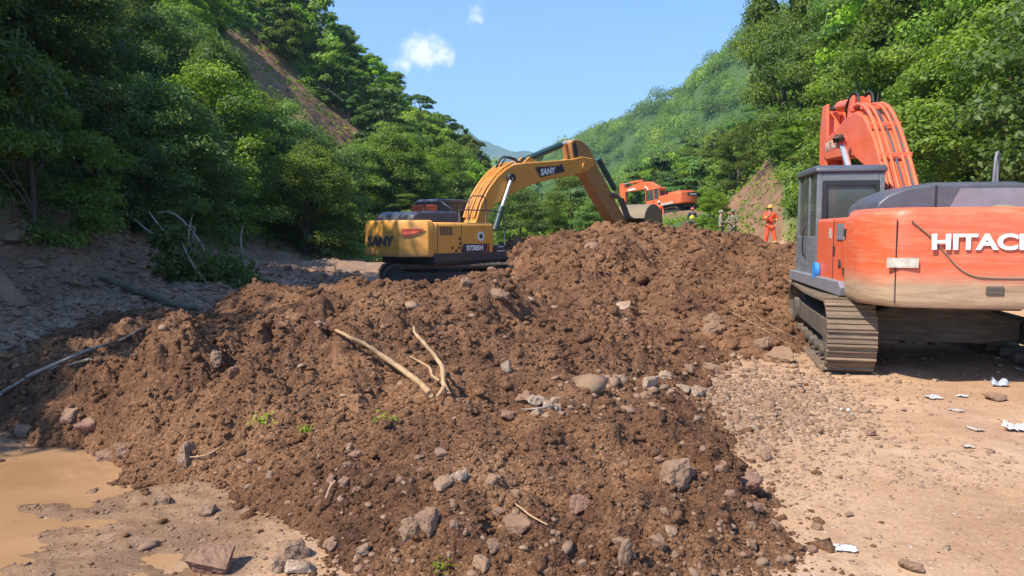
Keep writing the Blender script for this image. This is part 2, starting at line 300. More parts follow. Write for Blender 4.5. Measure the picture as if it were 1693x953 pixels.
def mat_leaf(name, dark, light, trans=.35, yellow=None):
    m, nt, b = newmat(name)
    oi = nt.nodes.new('ShaderNodeObjectInfo'); t = attr(nt, 'tint', 'Fac')
    f = mth(nt, 'ADD', mth(nt, 'MULTIPLY', t, .75), mth(nt, 'MULTIPLY', oi.outputs['Random'], .25))
    c = ramp(nt, f, [(.0, dark), (.55, tuple((p+q)/2 for p, q in zip(dark, light))), (1, light)] if yellow is None else [(.0, dark), (.5, tuple((p+q)/2 for p, q in zip(dark, light))), (.85, light), (1, yellow)])
    hs = nt.nodes.new('ShaderNodeHueSaturation'); nt.links.new(c, hs.inputs['Color'])
    nt.links.new(mrange(nt, oi.outputs['Random'], 0, 1, .475, .515), hs.inputs['Hue']); nt.links.new(mrange(nt, oi.outputs['Random'], 0, 1, .8, 1.25), hs.inputs['Value'])
    c = hs.outputs[0]
    nt.links.new(c, b.inputs['Base Color']); b.inputs['Roughness'].default_value = .5; b.inputs['Specular IOR Level'].default_value = .3
    tr = nt.nodes.new('ShaderNodeBsdfTranslucent'); nt.links.new(mixc(nt, 1.0, c, (1.5, 1.7, .6), 'MULTIPLY'), tr.inputs[0])
    mx = nt.nodes.new('ShaderNodeMixShader'); mx.inputs[0].default_value = trans
    nt.links.new(b.outputs[0], mx.inputs[1]); nt.links.new(tr.outputs[0], mx.inputs[2]); nt.links.new(mx.outputs[0], nt.nodes['Material Output'].inputs[0]); return m
def mat_plain(name, c, rough=.6, metal=0.0, nscale=0, var=.25, bmp=0):
    m, nt, b = newmat(name); b.inputs['Roughness'].default_value = rough; b.inputs['Metallic'].default_value = metal
    if nscale:
        v = coords(nt); n = noise(nt, v, nscale, 6, .65)
        nt.links.new(ramp(nt, n, [(.3, tuple(q*(1-var) for q in c)), (.7, tuple(min(1, q*(1+var)) for q in c))]), b.inputs['Base Color'])
        if bmp: bump(nt, b, n, bmp, .01)
    else: b.inputs['Base Color'].default_value = (*c, 1)
    return m
def mat_paint(name, c, dirt=(.36, .26, .16), z0=None, z1=None, amt=.35, rough=.42, fade=None):
    # worn machine paint: blotchy fading, dust film, mud thickening below a given height of the part
    m, nt, b = newmat(name); v = coords(nt)
    n1 = noise(nt, v, 2.2, 6, .65); n2 = noise(nt, v, 14, 7, .75)
    mp = nt.nodes.new('ShaderNodeMapping'); mp.inputs['Scale'].default_value = (1.2, 1.2, 11); nt.links.new(v, mp.inputs[0])
    n3 = noise(nt, mp.outputs[0], 2.0, 6, .7)
    fd = fade or tuple(min(1, q*1.08+.022) for q in c)
    base = mixc(nt, mrange(nt, n1, .35, .7), c, fd)
    base = mixc(nt, mrange(nt, n2, .62, .74), base, tuple(q*.45 for q in c))
    mp2 = nt.nodes.new('ShaderNodeMapping'); mp2.inputs['Scale'].default_value = (1.5, 1.5, 60); nt.links.new(v, mp2.inputs[0])
    base = mixc(nt, mrange(nt, noise(nt, mp2.outputs[0], 1.6, 8, .7), .60, .70, 0, .28), base, dirt)
    f = mth(nt, 'MULTIPLY', mrange(nt, n3, .42, .75), amt)
    if z0 is not None:
        s = nt.nodes.new('ShaderNodeSeparateXYZ'); nt.links.new(v, s.inputs[0])
        zz = mth(nt, 'ADD', s.outputs[2], mth(nt, 'MULTIPLY', mth(nt, 'SUBTRACT', n1, .5), .22))
        zz = mth(nt, 'ADD', zz, mth(nt, 'MULTIPLY', mth(nt, 'SUBTRACT', n2, .5), .16))
        f = mth(nt, 'MAXIMUM', f, mrange(nt, zz, z1, z0, 0, .93))
    d = ramp(nt, n3, [(.3, tuple(q*.6 for q in dirt)), (.6, dirt), (.8, tuple(q*1.25 for q in dirt))])
    nt.links.new(mixc(nt, f, base, d), b.inputs['Base Color'])
    nt.links.new(mrange(nt, f, 0, .8, rough, .9), b.inputs['Roughness'])
    bump(nt, b, n2, .08, .01); return m
def mat_glass(name, c):
    m, nt, b = newmat(name); b.inputs['Base Color'].default_value = (*c, 1); b.inputs['Roughness'].default_value = .06
    v = coords(nt); nt.links.new(mrange(nt, noise(nt, v, 4, 6, .7), .4, .75, .06, .45), b.inputs['Roughness'])
    b.inputs['Alpha'].default_value = .55; return m
M = {}
M['soil'] = mat_soil(); M['ground'] = mat_ground(); M['water'] = mat_water()
M['rock_brown'] = mat_rock('brown_rock', (.15, .085, .052), (.30, .185, .115))
M['rock_red'] = mat_rock('red_rock', (.17, .08, .052), (.31, .165, .11))
M['rock_pale'] = mat_rock('pale_rock', (.34, .25, .165), (.56, .44, .31))
M['rock_grey'] = mat_rock('grey_rock', (.14, .085, .05), (.28, .185, .11))
M['rock_tan'] = mat_rock('tan_rock', (.22, .135, .075), (.40, .27, .165))
M['gravel_tan'] = mat_rock('tan_gravel', (.40, .26, .155), (.58, .42, .28))
M['bark'] = mat_plain('bark', (.10, .075, .05), .9, 0, 12, .4, .6)
M['wood'] = mat_plain('stripped_wood', (.38, .235, .115), .7, 0, 9, .35, .3)
M['wood_grey'] = mat_plain('grey_twig', (.27, .215, .165), .8, 0, 9, .3, .3)
M['wood_dark'] = mat_plain('dark_log', (.13, .115, .065), .8, 0, 7, .35, .4)
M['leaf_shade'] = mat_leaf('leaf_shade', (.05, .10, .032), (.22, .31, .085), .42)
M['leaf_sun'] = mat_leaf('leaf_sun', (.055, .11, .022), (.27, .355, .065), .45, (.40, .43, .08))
M['leaf_bright'] = mat_leaf('leaf_bright', (.08, .18, .018), (.29, .40, .035), .45, (.40, .44, .04))
M['leaf_pale'] = mat_leaf('leaf_pale', (.06, .10, .035), (.20, .25, .10), .35)
M['leaf_blue'] = mat_leaf('leaf_blue', (.045, .11, .03), (.18, .29, .07), .42)

# ------------------------------------------------------------------ mesh helpers
def fastmesh(name, V, F, mat, parent=None, smooth=False, tint=None, mats=None, midx=None):
    V = np.asarray(V, np.float32); F = np.asarray(F, np.int32); k = F.shape[1]
    me = bpy.data.meshes.new(name); me.vertices.add(len(V)); me.vertices.foreach_set('co', V.ravel())
    me.loops.add(F.size); me.loops.foreach_set('vertex_index', F.ravel())
    me.polygons.add(len(F)); me.polygons.foreach_set('loop_start', np.arange(0, F.size, k, dtype=np.int32))
    if smooth: me.polygons.foreach_set('use_smooth', np.ones(len(F), bool))
    for q in (mats or [mat]): me.materials.append(q)
    if midx is not None: me.polygons.foreach_set('material_index', np.asarray(midx, np.int32))
    if tint is not None:
        a = me.attributes.new('tint', 'FLOAT', 'POINT'); a.data.foreach_set('value', np.asarray(tint, np.float32))
    me.update(calc_edges=True)
    o = bpy.data.objects.new(name, me); col.objects.link(o); o.parent = parent
    return o
def gridfaces(nr, nc):
    i = np.arange(nr-1)[:, None]*nc+np.arange(nc-1)[None]; i = i.ravel()
    return np.c_[i, i+1, i+nc+1, i+nc]
def tag(o, label=None, cat=None, group=None, kind=None):
    for k, v in (('label', label), ('category', cat), ('group', group), ('kind', kind)):
        if v: o[k] = v
    return o
def empty(name, loc, rz=0.0, label=None, cat=None, group=None, rot=None):
    o = bpy.data.objects.new(name, None); col.objects.link(o); o.location = loc
    o.rotation_euler = rot or (0, 0, rz); o.empty_display_size = .1
    return tag(o, label, cat, group)
def copy_tree(o, parent=None):
    c = o.copy(); col.objects.link(c); c.parent = parent
    for ch in list(o.children): copy_tree(ch, c)
    return c
def in_poly(px, py, poly):
    px = np.asarray(px, float); py = np.asarray(py, float); c = np.zeros(px.shape, bool); n = len(poly)
    for i in range(n):
        x1, y1 = poly[i]; x2, y2 = poly[(i+1) % n]
        if y1 == y2: continue
        c ^= ((y1 > py) != (y2 > py)) & (px < (x2-x1)*(py-y1)/(y2-y1)+x1)
    return c
SCAR = [(372, 58), (430, 70), (470, 130), (540, 175), (600, 238), (560, 240), (505, 200), (455, 165), (405, 120), (375, 80)]
BANK = [(1212, 268), (1260, 235), (1292, 300), (1296, 400), (1262, 404), (1205, 392), (1196, 330)]
SCARX = [(364, 46), (436, 54), (486, 118), (558, 172), (622, 244), (566, 256), (486, 212), (432, 170), (382, 122)]

# ------------------------------------------------------------------ ground, road, hillsides: one sheet
NC, NR = (760, 900)
t = np.linspace(-1, 1, NC); u = .80*np.sinh(2.1*t)/math.sinh(2.1)*4.2
Yg = np.exp(np.linspace(math.log(1.6), math.log(700), NR))
X = u[None]*Yg[:, None]; Y = np.repeat(Yg[:, None], NC, 1); Z = terrain(X, Y)
g = fastmesh('ground', np.c_[X.ravel(), Y.ravel(), Z.ravel()], gridfaces(NR, NC), M['ground'], smooth=True)
tag(g, kind='structure')
PX, PY, _ = proj(np.stack([X, Y, Z], -1))
hm = hillmask(X, Y); far = np.clip((Y-30)/8, 0, 1)*(Z > 0)
scar = in_poly(PX+(fbm(X/3, Y/3, 93)-.5)*60, PY, SCARX)*(Y > 30)*(X < 0)
bank = in_poly(PX, PY, BANK)*(Y > 24)*(Y < 60)*(X > 3)
knoll = np.exp(-(((X-14.6)/4)**2+((Y-63)/4)**2)**2)
scree = np.clip((-4.6-X)/.8+(fbm(X, Y, 71)-.5), 0, 1)*np.clip((Y-6.6)/.8, 0, 1)*(Y < 34)
scree = np.maximum(scree, np.clip((Y-13)/3, 0, 1)*(Y < 34)*(X < 2)*.9)
lowbare = np.clip((zL(Y)+2.2-Z)/.8, 0, 1)*(X < -8)*(Y < 22)*.6
mask = np.zeros((NR*NC, 4), np.float32)
mask[:, 0] = scree.ravel(); mask[:, 1] = np.clip(np.maximum(hm, far*(1-scree)), 0, 1).ravel(); bare_red = scar
mask[:, 2] = np.clip(scar+bank+knoll+lowbare, 0, 1).ravel(); mask[:, 3] = 1
a = g.data.attributes.new('mask', 'FLOAT_COLOR', 'POINT'); a.data.foreach_set('color', mask.ravel())
wet = np.clip((-.9-X+(fbm(X/.6, Y/.6, 77)-.5)*1.5)/.6, 0, 1)*np.clip((7.6-Y)/.8, 0, 1)
wet = np.maximum(wet, (Y > 18)*(Y < 30)*(X < -1)*(X > -9)*.7*(fbm(X/1.5, Y/1.5, 78) > .5))
a = g.data.attributes.new('wet', 'FLOAT', 'POINT'); a.data.foreach_set('value', wet.ravel().astype(np.float32))
# wide floor under and around everything, out to the horizon and behind the camera
o = fastmesh('valley_floor', [(-3000, -600, -1.2), (3000, -600, -1.2), (3000, 4000, -1.2), (-3000, 4000, -1.2)], [(0, 1, 2, 3)], M['leaf_blue'])
o.data.materials.clear(); o.data.materials.append(mat_plain('far_green', (.05, .08, .025), .9, 0, .01, .3)); tag(o, kind='structure')
bk = np.stack(np.meshgrid(np.linspace(-14, 14, 140), np.linspace(-14, 1.7, 80)), -1); bx, by = bk[..., 0], bk[..., 1]
o = fastmesh('dirt_road', np.c_[bx.ravel(), by.ravel(), (-.02+(fbm(bx, by, 12)-.5)*.05).ravel()], gridfaces(80, 140), M['ground'], smooth=True); tag(o, kind='structure')
# muddy water lying in the hollows on the left
wx = np.array([(-9, 1.0, -.034), (-1.1, 1.0, -.034), (-1.0, 5, -.034), (-2.0, 8.2, -.034), (-9, 8.2, -.034)])
me = bpy.data.meshes.new('muddy_water'); me.from_pydata([tuple(p) for p in wx], [], [(0, 1, 2, 3, 4)]); me.materials.append(M['water'])
o = bpy.data.objects.new('muddy_water', me); col.objects.link(o); tag(o, kind='structure')
# far blue mountains
Xm, Ym = np.meshgrid(np.linspace(-900, 1100, 160), np.linspace(1500, 2600, 60))
rid = np.interp(Xm, [-900, -300, -110, -78, 0, 60, 110, 300, 1100], [360, 330, 262, 236, 205, 196, 200, 230, 280])
Zm = rid*np.clip(1-np.abs(Ym-1900)/420, 0, 1)**.8+(fbm(Xm/90, Ym/90, 91)-.5)*34
Zm = np.where(Ym < 1520, -2, Zm)
o = fastmesh('mountain', np.c_[Xm.ravel(), Ym.ravel(), Zm.ravel()], gridfaces(60, 160), mat_plain('mountain_wood', (.10, .17, .075), .95, 0, .02, .4), smooth=True); tag(o, kind='structure')

# ------------------------------------------------------------------ heap of loose soil
HC, HR = 1150, 1150
u = np.linspace(-.98, .66, HC); Yh = np.exp(np.linspace(math.log(2.9), math.log(34), HR))
X = u[None]*Yh[:, None]; Y = np.repeat(Yh[:, None], HC, 1); Z = heap(X, Y)
keep = Z > terrain(X, Y)-.1
F = gridfaces(HR, HC); kf = keep.ravel()[F].any(1); F = F[kf]
V = np.c_[X.ravel(), Y.ravel(), Z.ravel()]; us = np.unique(F); rm = np.full(len(V), -1); rm[us] = np.arange(len(us))
o = fastmesh('soil_heap', V[us], rm[F], M['soil'], smooth=False)
tag(o, 'big heap of loose dark brown soil spread across the road between the excavators', 'soil heap', kind='stuff')

def ico(level):
    bm = bmesh.new(); bmesh.ops.create_icosphere(bm, subdivisions=level, radius=1)
    V = np.array([v.co[:] for v in bm.verts]); F = np.array([[v.index for v in f.verts] for f in bm.faces]); bm.free(); return V, F
def scatter(name, P, S, mat, level=1, rng=None, flat=.75, smooth=False, rough=.28, mats=None):
    rng = rng or np.random.default_rng(1); V0, F0 = ico(level); n = len(P)
    var = [V0*(1+rough*rng.normal(size=(len(V0), 1))) for _ in range(24)]
    var = np.array(var)[rng.integers(0, 24, n)]
    sc3 = S[:, None]*np.c_[rng.uniform(.7, 1.25, n), rng.uniform(.7, 1.25, n), flat*rng.uniform(.7, 1.2, n)]
    v = var*sc3[:, None, :]; a = rng.uniform(0, 6.28, n); b = rng.normal(0, .35, n)
    c, s = np.cos(b)[:, None], np.sin(b)[:, None]; x, z = v[..., 0]*c-v[..., 2]*s, v[..., 0]*s+v[..., 2]*c
    c, s = np.cos(a)[:, None], np.sin(a)[:, None]; v = np.stack([x*c-v[..., 1]*s, x*s+v[..., 1]*c, z], -1)+P[:, None, :]
    F = F0[None]+(np.arange(n)*len(V0))[:, None, None]
    mi = None
    if mats: mi = np.repeat(rng.integers(0, len(mats), n), len(F0))
    return fastmesh(name, v.reshape(-1, 3), F.reshape(-1, 3), mat, smooth=smooth, mats=mats, midx=mi)
rng = np.random.default_rng(5)
def clod_points(n, ylo, yhi):
    y = np.exp(rng.uniform(math.log(ylo), math.log(yhi), n)); x = rng.uniform(-.9, .62, n)*y
    h = heap(x, y); t = terrain(x, y); ok = h > t-.03; x, y, h, t = x[ok], y[ok], h[ok], t[ok]
    return np.c_[x, y, np.maximum(h, t)]
P = clod_points(110000, 3.0, 32); S = P[:, 1]*rng.lognormal(-6.3, .5, len(P)); cl = fbm(P[:, 0]/.8, P[:, 1]/.8, 63, 2); k = rng.random(len(P)) < cl*1.5; P, S = P[k], S[k]
P[:, 2] += S*.15
tag(scatter('soil_clods', P, S, M['soil'], 1, rng, .8, rough=.36), 'crumbly brown clods lying all over the loose soil heap', 'soil clods', kind='stuff')
yy_ = np.exp(rng.uniform(math.log(3.2), math.log(16), 60000)); xx_ = rng.uniform(-.85, .6, 60000)*yy_
hd = terrain(xx_, yy_)-heap(xx_, yy_); k = (hd > 0)&(rng.random(60000) < .55*np.exp(-hd/.05)+.02*(hd < .3)); xx_, yy_ = xx_[k], yy_[k]
S = yy_*.0022*rng.lognormal(0, .55, len(xx_)); P = np.c_[xx_, yy_, terrain(xx_, yy_)+S*.2]
tag(scatter('soil_crumbs', P, S, M['soil'], 1, rng, .7, rough=.3), 'crumbs of brown earth that rolled off the heap onto the road and mud', 'soil crumbs', kind='stuff')
P = clod_points(5200, 3.0, 26); S = np.minimum(P[:, 1]*.0046*rng.lognormal(0, .4, len(P)), np.minimum(P[:, 1]*.011, .11)); P[:, 2] += S*.05
tag(scatter('soil_lumps', P, S, M['soil'], 2, rng, .75, False, .17), 'larger lumps of brown earth half sunk in the soil heap', 'soil lumps', kind='stuff')
# stones mixed in the soil, thicker towards the near edge and the pale rubble patch
P = clod_points(16000, 3.0, 22); qx, qy, _ = proj(P)
w = .025+.4*np.clip((qy-790)/170, 0, 1)**1.3+.5*in_poly(qx, qy, [(860, 660), (960, 600), (1150, 590), (1250, 600), (1230, 690), (1100, 680), (960, 700)])
k = rng.random(len(P)) < w; P = P[k]; S = P[:, 1]*.0038*rng.lognormal(0, .45, len(P)); P[:, 2] += S*.2
tag(scatter('stone_rubble', P, S, None, 1, rng, .6, False, .2, mats=[M['rock_brown'], M['rock_tan'], M['rock_grey'], M['rock_brown']]), 'small broken stones mixed into the soil heap', 'rubble', kind='stuff')
# gravel on the road
n = 42000; qx = rng.uniform(1150, 1693, n)*1.0; qy = 560+400*rng.random(n)**.9; z0 = 0
d = np.array([dirpx(a_, b_) for a_, b_ in zip(qx, qy)]); tt = (0-EYE)/d[:, 2]; x, y = d[:, 0]*tt, d[:, 1]*tt
cl = fbm(x/.9, y/.9, 65, 3); pale = np.exp(-((qx-1230)/190)**2-((qy-665)/75)**2)
k = (rng.random(n) < np.clip((cl-.46)*1.0, .015, 1)+pale*.95)&(heap(x, y) < terrain(x, y)+.01); x, y, pale = x[k], y[k], pale[k]
S = y*.0012*rng.lognormal(0, .5, len(x))*(1+.7*pale); P = np.c_[x, y, terrain(x, y)+S*.25]
tag(scatter('gravel', P, S, None, 1, rng, .55, False, .22, mats=[M['rock_tan'], M['rock_pale'], M['rock_tan'], M['gravel_tan']]), 'pale and tan gravel strewn over the dirt road', 'gravel', kind='stuff')
# wet pebbles in the puddles, scree of the left slope
n = 52000; y = np.exp(rng.uniform(math.log(3), math.log(24), n)); x = -y*rng.uniform(.2, .95, n)
z = terrain(x, y); k = (heap(x, y) < z+.02)&(z > -.075)&(z < zL(y)+2.4); k &= rng.random(n) < np.where(y < 7.5, .3, .75); x, y, z = x[k], y[k], z[k]
S = y*.0032*rng.lognormal(0, .55, len(x))*np.where(y < 7.5, .42, .8); P = np.c_[x, y, z+S*.1]
tag(scatter('scree', P, S, None, 1, rng, .4, False, .22, mats=[M['rock_brown'], M['rock_tan'], M['rock_brown'], M['rock_grey']]), 'wet pebbles and grey stone scree on the left slope', 'scree', kind='stuff')
# ------------------------------------------------------------------ foliage
def leafquads(C, D, size, rng, up=.35, asp=.5, droop=0.0):
    # C centres, D preferred normals; each leaf one folded rhombus standing free in the air
    n = len(C); nrm = D+rng.normal(0, .55, (n, 3)); nrm[:, 2] += up; nrm /= np.linalg.norm(nrm, axis=1)[:, None]+1e-9
    a = rng.normal(size=(n, 3)); a[:, 2] -= droop; a -= (a*nrm).sum(1)[:, None]*nrm; a /= np.linalg.norm(a, axis=1)[:, None]+1e-9
    b = np.cross(nrm, a); s = (size*rng.uniform(.6, 1.35, n))[:, None]
    fold = nrm*s*.18
    V = np.stack([C-a*s*.5, C+b*s*asp*.5+fold, C+a*s*.5, C-b*s*asp*.5+fold], 1)
    F = np.arange(n*4).reshape(n, 4); return V.reshape(-1, 3), F
def tube_mesh(paths):
    # paths: list of (points, radii) -> tapered round tubes
    VV, FF = [], []; off = 0; K = 6
    for pts, rad in paths:
        pts = np.asarray(pts, float); n = len(pts); T = np.gradient(pts, axis=0); T /= np.linalg.norm(T, axis=1)[:, None]+1e-9
        ref = np.array([.3, .9, .2]) if abs(T[0][1]) < .8 else np.array([1, 0, .1])
        A = np.cross(T, ref); A /= np.linalg.norm(A, axis=1)[:, None]+1e-9; B = np.cross(T, A)
        th = np.arange(K)*2*math.pi/K; r = np.asarray(rad, float)[:, None, None]
        ring = pts[:, None]+r*(np.cos(th)[None, :, None]*A[:, None]+np.sin(th)[None, :, None]*B[:, None])
        VV.append(ring.reshape(-1, 3))
        for i in range(n-1):
            for k in range(K): FF.append((off+i*K+k, off+i*K+(k+1) % K, off+(i+1)*K+(k+1) % K, off+(i+1)*K+k))
        off += n*K
        VV.append(np.array([pts[0], pts[-1]]))
        for k in range(K):
            FF.append((off, off-n*K+k, off-n*K+(k+1) % K, off)); FF.append((off+1, off-K+(k+1) % K, off-K+k, off+1))
        off += 2
    return np.concatenate(VV), FF
def tubes(name, paths, mat, parent=None, smooth=True):
    V, F = tube_mesh(paths); F = [f if len(set(f)) == 4 else tuple(dict.fromkeys(f)) for f in F]
    me = bpy.data.meshes.new(name); me.from_pydata([tuple(v) for v in V], [], F); me.materials.append(mat)
    me.polygons.foreach_set('use_smooth', [smooth]*len(me.polygons)); o = bpy.data.objects.new(name, me); col.objects.link(o); o.parent = parent; return o
def wob(p0, p1, n, rng, amp):
    p0, p1 = np.array(p0, float), np.array(p1, float); t = np.linspace(0, 1, n)[:, None]
    w = np.cumsum(rng.normal(0, amp, (n, 3)), 0); w -= t*w[-1]; return p0+(p1-p0)*t+w
def make_tree(name, seed, mat, r=2.4, h=5.5, bare=.25, nc=34, nleaf=9000, leaf=.13, style='round', tmat=None):
    rng = np.random.default_rng(seed); root = empty(name, (0, 0, -200))
    C = []; rad = []
    for i in range(nc):
        t = rng.random()**.8; z = h*(bare+(1-bare)*t)
        prof = {'round': math.sin(math.pi*min(1, .12+.86*t))**.6, 'cone': 1.05-.9*t, 'layer': .55+.45*math.sin(math.pi*(.15+.8*t)), 'droop': .75+.25*math.sin(math.pi*t)}[style]
        a = rng.uniform(0, 6.283); q = r*prof*math.sqrt(rng.uniform(.12, 1))
        C.append((q*math.cos(a), q*math.sin(a), z*rng.uniform(.93, 1.0))); rad.append(r*rng.uniform(.2, .36)*(1.0 if style != 'cone' else .75))
    C = np.array(C); rad = np.array(rad); w = rad**2/np.sum(rad**2); k = rng.choice(nc, nleaf, p=w)
    d = rng.normal(size=(nleaf, 3)); d /= np.linalg.norm(d, axis=1)[:, None]
    low = d[:, 2] < -.25; d[low, 2] *= -.6
    flat = {'round': .75, 'cone': .6, 'layer': .33, 'droop': .8}[style]
    rr = rad[k][:, None]*(rng.random((nleaf, 1))**.33)*(1+.35*(rng.random((nleaf, 1)) < .12))
    P = C[k]+d*rr*np.array([1, 1, flat])
    if style == 'droop': P[:, 2] -= .16*np.linalg.norm(P[:, :2], axis=1)**1.4*rng.random(nleaf)
    if style == 'layer': P[:, 2] -= .10*np.linalg.norm(P[:, :2]-C[k][:, :2]*.0, axis=1)
    V, F = leafquads(P, d*.8, leaf, rng, .5, .5 if style != 'droop' else .3, .8 if style == 'droop' else .2)
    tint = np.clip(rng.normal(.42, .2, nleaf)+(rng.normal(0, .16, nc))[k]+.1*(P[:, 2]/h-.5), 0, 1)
    cr = fastmesh('crown', V, F, mat, root, tint=np.repeat(tint, 4))
    paths = [(wob((0, 0, -.6), (rng.normal(0, .15), rng.normal(0, .15), h*.8), 7, rng, .05*r/2.4), np.linspace(.045*r+.03, .015*r, 7))]
    for i in rng.choice(nc, min(nc, 13), replace=False):
        z0 = max(.1, C[i][2]*rng.uniform(.35, .75)); paths.append((wob((0, 0, z0), C[i]*np.array([.95, .95, 1]), 5, rng, .05*r/2.4), np.linspace(.018*r, .004*r, 5)))
    tubes('trunk', paths, tmat or M['bark'], root)
    return root
protos = {}
def P_(k, *a, **kw): protos[k] = [make_tree(kw.pop('nm', 'tree') if False else a[0], 100*len(protos)+j, *a[1:], **kw) for j in range(a_n)]
a_n = 3
P_('shade', 'leafy_tree', M['leaf_shade'], r=2.5, h=5.5, bare=.02, nc=60, nleaf=21000, leaf=.14, style='round')
P_('droop', 'feathery_tree', M['leaf_shade'], r=2.3, h=6.0, bare=.0, nc=44, nleaf=15000, leaf=.2, style='droop')
P_('sunl', 'leafy_tree', M['leaf_sun'], r=2.5, h=6.0, bare=.03, nc=60, nleaf=21000, leaf=.14, style='round')
P_('lay', 'leafy_tree', M['leaf_sun'], r=2.7, h=6.0, bare=.1, nc=52, nleaf=16000, leaf=.16, style='layer')
P_('bright', 'leafy_tree', M['leaf_bright'], r=2.4, h=5.5, bare=.08, nc=52, nleaf=17000, leaf=.15, style='round')
P_('pale', 'leafy_tree', M['leaf_pale'], r=2.3, h=6.2, bare=.12, nc=40, nleaf=9000, leaf=.15, style='round')
a_n = 4
P_('mid', 'leafy_tree', M['leaf_sun'], r=2.6, h=6.0, bare=.02, nc=34, nleaf=5200, leaf=.32, style='round')
P_('midb', 'leafy_tree', M['leaf_bright'], r=2.5, h=5.4, bare=.02, nc=30, nleaf=4600, leaf=.32, style='round')
P_('midd', 'leafy_tree', M['leaf_blue'], r=2.6, h=6.5, bare=.02, nc=34, nleaf=5000, leaf=.32, style='layer')
a_n = 2
P_('midc', 'conifer_tree', M['leaf_blue'], r=1.9, h=8.5, bare=.05, nc=38, nleaf=4200, leaf=.3, style='cone')
used = set()
def plant(kind, x, y, s, label, group, rng, sz=1.0, z=None, sink=.35):
    k = int(rng.integers(0, len(protos[kind]))); src = protos[kind][k]
    if (kind, k) in used: o = copy_tree(src)
    else: o = src; used.add((kind, k))
    z = float(surf(np.array([x]), np.array([y]))[0]) if z is None else z
    o.location = (x, y, z-sink*s); o.scale = (s, s, s*sz); o.rotation_euler = (rng.normal(0, .05), rng.normal(0, .05), rng.uniform(0, 6.28))
    tag(o, label, 'tree', group); return o
rng = np.random.default_rng(42); cand = []
def visible(x, y, z, s, m=60):
    px, py, d = proj(np.array([x, y, z+2.5*s])); r = 2.6*s*FPX/d
    return -r-m*0 < px < W0+r and py+r*1.3 > 0, px, py, r
# left hillside
y = 5.6
while y < 215:
    st = np.interp(y, [0, 30, 80, 215], [2.5, 2.6, 2.6, 4.2]); dd = .6
    while dd < 75:
        x = xL(y)-dd+rng.normal(0, .35*st); yy = y+rng.normal(0, .3*st); z = float(terrain(np.array([x]), np.array([yy]))[0])
        s = np.interp(yy, [0, 30, 80, 215], [.82, .82, .64, .9])*rng.uniform(.7, 1.25)
        v, px, py, r = visible(x, yy, z, s)
        shade_caster = yy < 15 and dd < 14
        inscar = yy > 24 and any(in_poly([px+a*r], [py+b*r], SCARX)[0] for a, b in ((0, -.55), (0, 0), (0, .45)))
        if (v or shade_caster) and not inscar and z < 70:
            lum = 'L' if yy < 40 else 'M'
            cand.append((r, x, yy, z, s, px, py, lum))
        dd += st*np.interp(dd, [0, 60], [1, 1.3])
    y += st*.95
# right near bank
y = 13.0
while y < 52:
    st = 2.5; dd = .8
    while dd < 17:
        x = xR(y)+dd+rng.normal(0, .7); yy = y+rng.normal(0, .7); z = float(terrain(np.array([x]), np.array([yy]))[0]); s = rng.uniform(.75, 1.3)*.95
        v, px, py, r = visible(x, yy, z, s)
        if v and not (px-r*.95 < 1292 and py+r*1.1 > 262 and z < 9) and px-r*.8 > (1205 if py < 150 else 1180): cand.append((r, x, yy, z, s, px, py, 'R'))
        dd += st
    y += st
# valley right middle distance
y = 50.0
while y < 150:
    st = np.interp(y, [50, 150], [3.2, 5.2]); dd = -6 if y > 70 else 1.5
    while dd < 60:
        x = xR(y)+dd+rng.normal(0, 1); yy = y+rng.normal(0, 1); z = float(terrain(np.array([x]), np.array([yy]))[0]); s = rng.uniform(.7, 1.2)*np.interp(y, [50, 150], [.9, 1.2])
        v, px, py, r = visible(x, yy, z, s)
        clear = 1040 < px < 1165 and 270 < py+r and yy < 72
        if v and px < 1320 and not clear and not (yy < 62 and px+r > 1190 and py+r > 240): cand.append((r, x, yy, z, s, px, py, 'V'))
        dd += st
    y += st
# occlusion: drop candidates lying wholly behind nearer crowns (coarse screen buffer)
buf = np.full((60, 100), 1e9); cand.sort(key=lambda c: c[2]); kept = []
for c in cand:
    r, x, yy, z, s, px, py, k = c
    x0, x1 = int((px-r*.8)/18), int((px+r*.8)/18)+1; y0, y1 = int((py-r)/18), int((py+r)/18)+1
    x0, x1, y0, y1 = max(0, x0), min(100, x1), max(0, y0), min(60, y1)
    w = buf[y0:y1, x0:x1]
    if w.size and (w < yy-8).mean() > .97 and k != 'x': continue
    x0, x1 = int(round((px-r*.55)/18)), int(round((px+r*.55)/18)); y0, y1 = int(round((py-r*.7)/18)), int(round((py+r*.8)/18))
    if x1 > max(0, x0) and y1 > max(0, y0): sl = buf[max(0, y0):y1, max(0, x0):x1]; sl[...] = np.minimum(sl, yy)
    kept.append(c)
kept.sort(key=lambda c: -c[0]); print('trees', len(cand), len(kept), 'beyond', [sum(1 for c in kept if c[7] == q) for q in 'LMRV'])
LAB = {'L': ('dark leafy tree in the dense shaded wood on the near left slope', 'trees of the shaded near left slope'),
       'M': ('sunlit green tree in the wood higher up and further along the left hillside', 'trees further along the left hillside'),
       'R': ('bright leafy tree overhanging the right bank behind the red excavator', 'trees on the right bank'),
       'V': ('green tree in the middle distance at the foot of the far right hill', 'trees at the foot of the right hill')}
LOOK = {'pale': 'pale thin-crowned tree showing its branches', 'shade': 'dark round-crowned tree', 'droop': 'dark feathery drooping tree', 'sunl': 'leafy green tree', 'lay': 'tree with level sprays of leaves', 'bright': 'bright yellow-green tree', 'mid': 'mid-green rounded tree', 'midb': 'light yellow-green tree', 'midd': 'blue-green tree', 'midc': 'pointed dark conifer'}
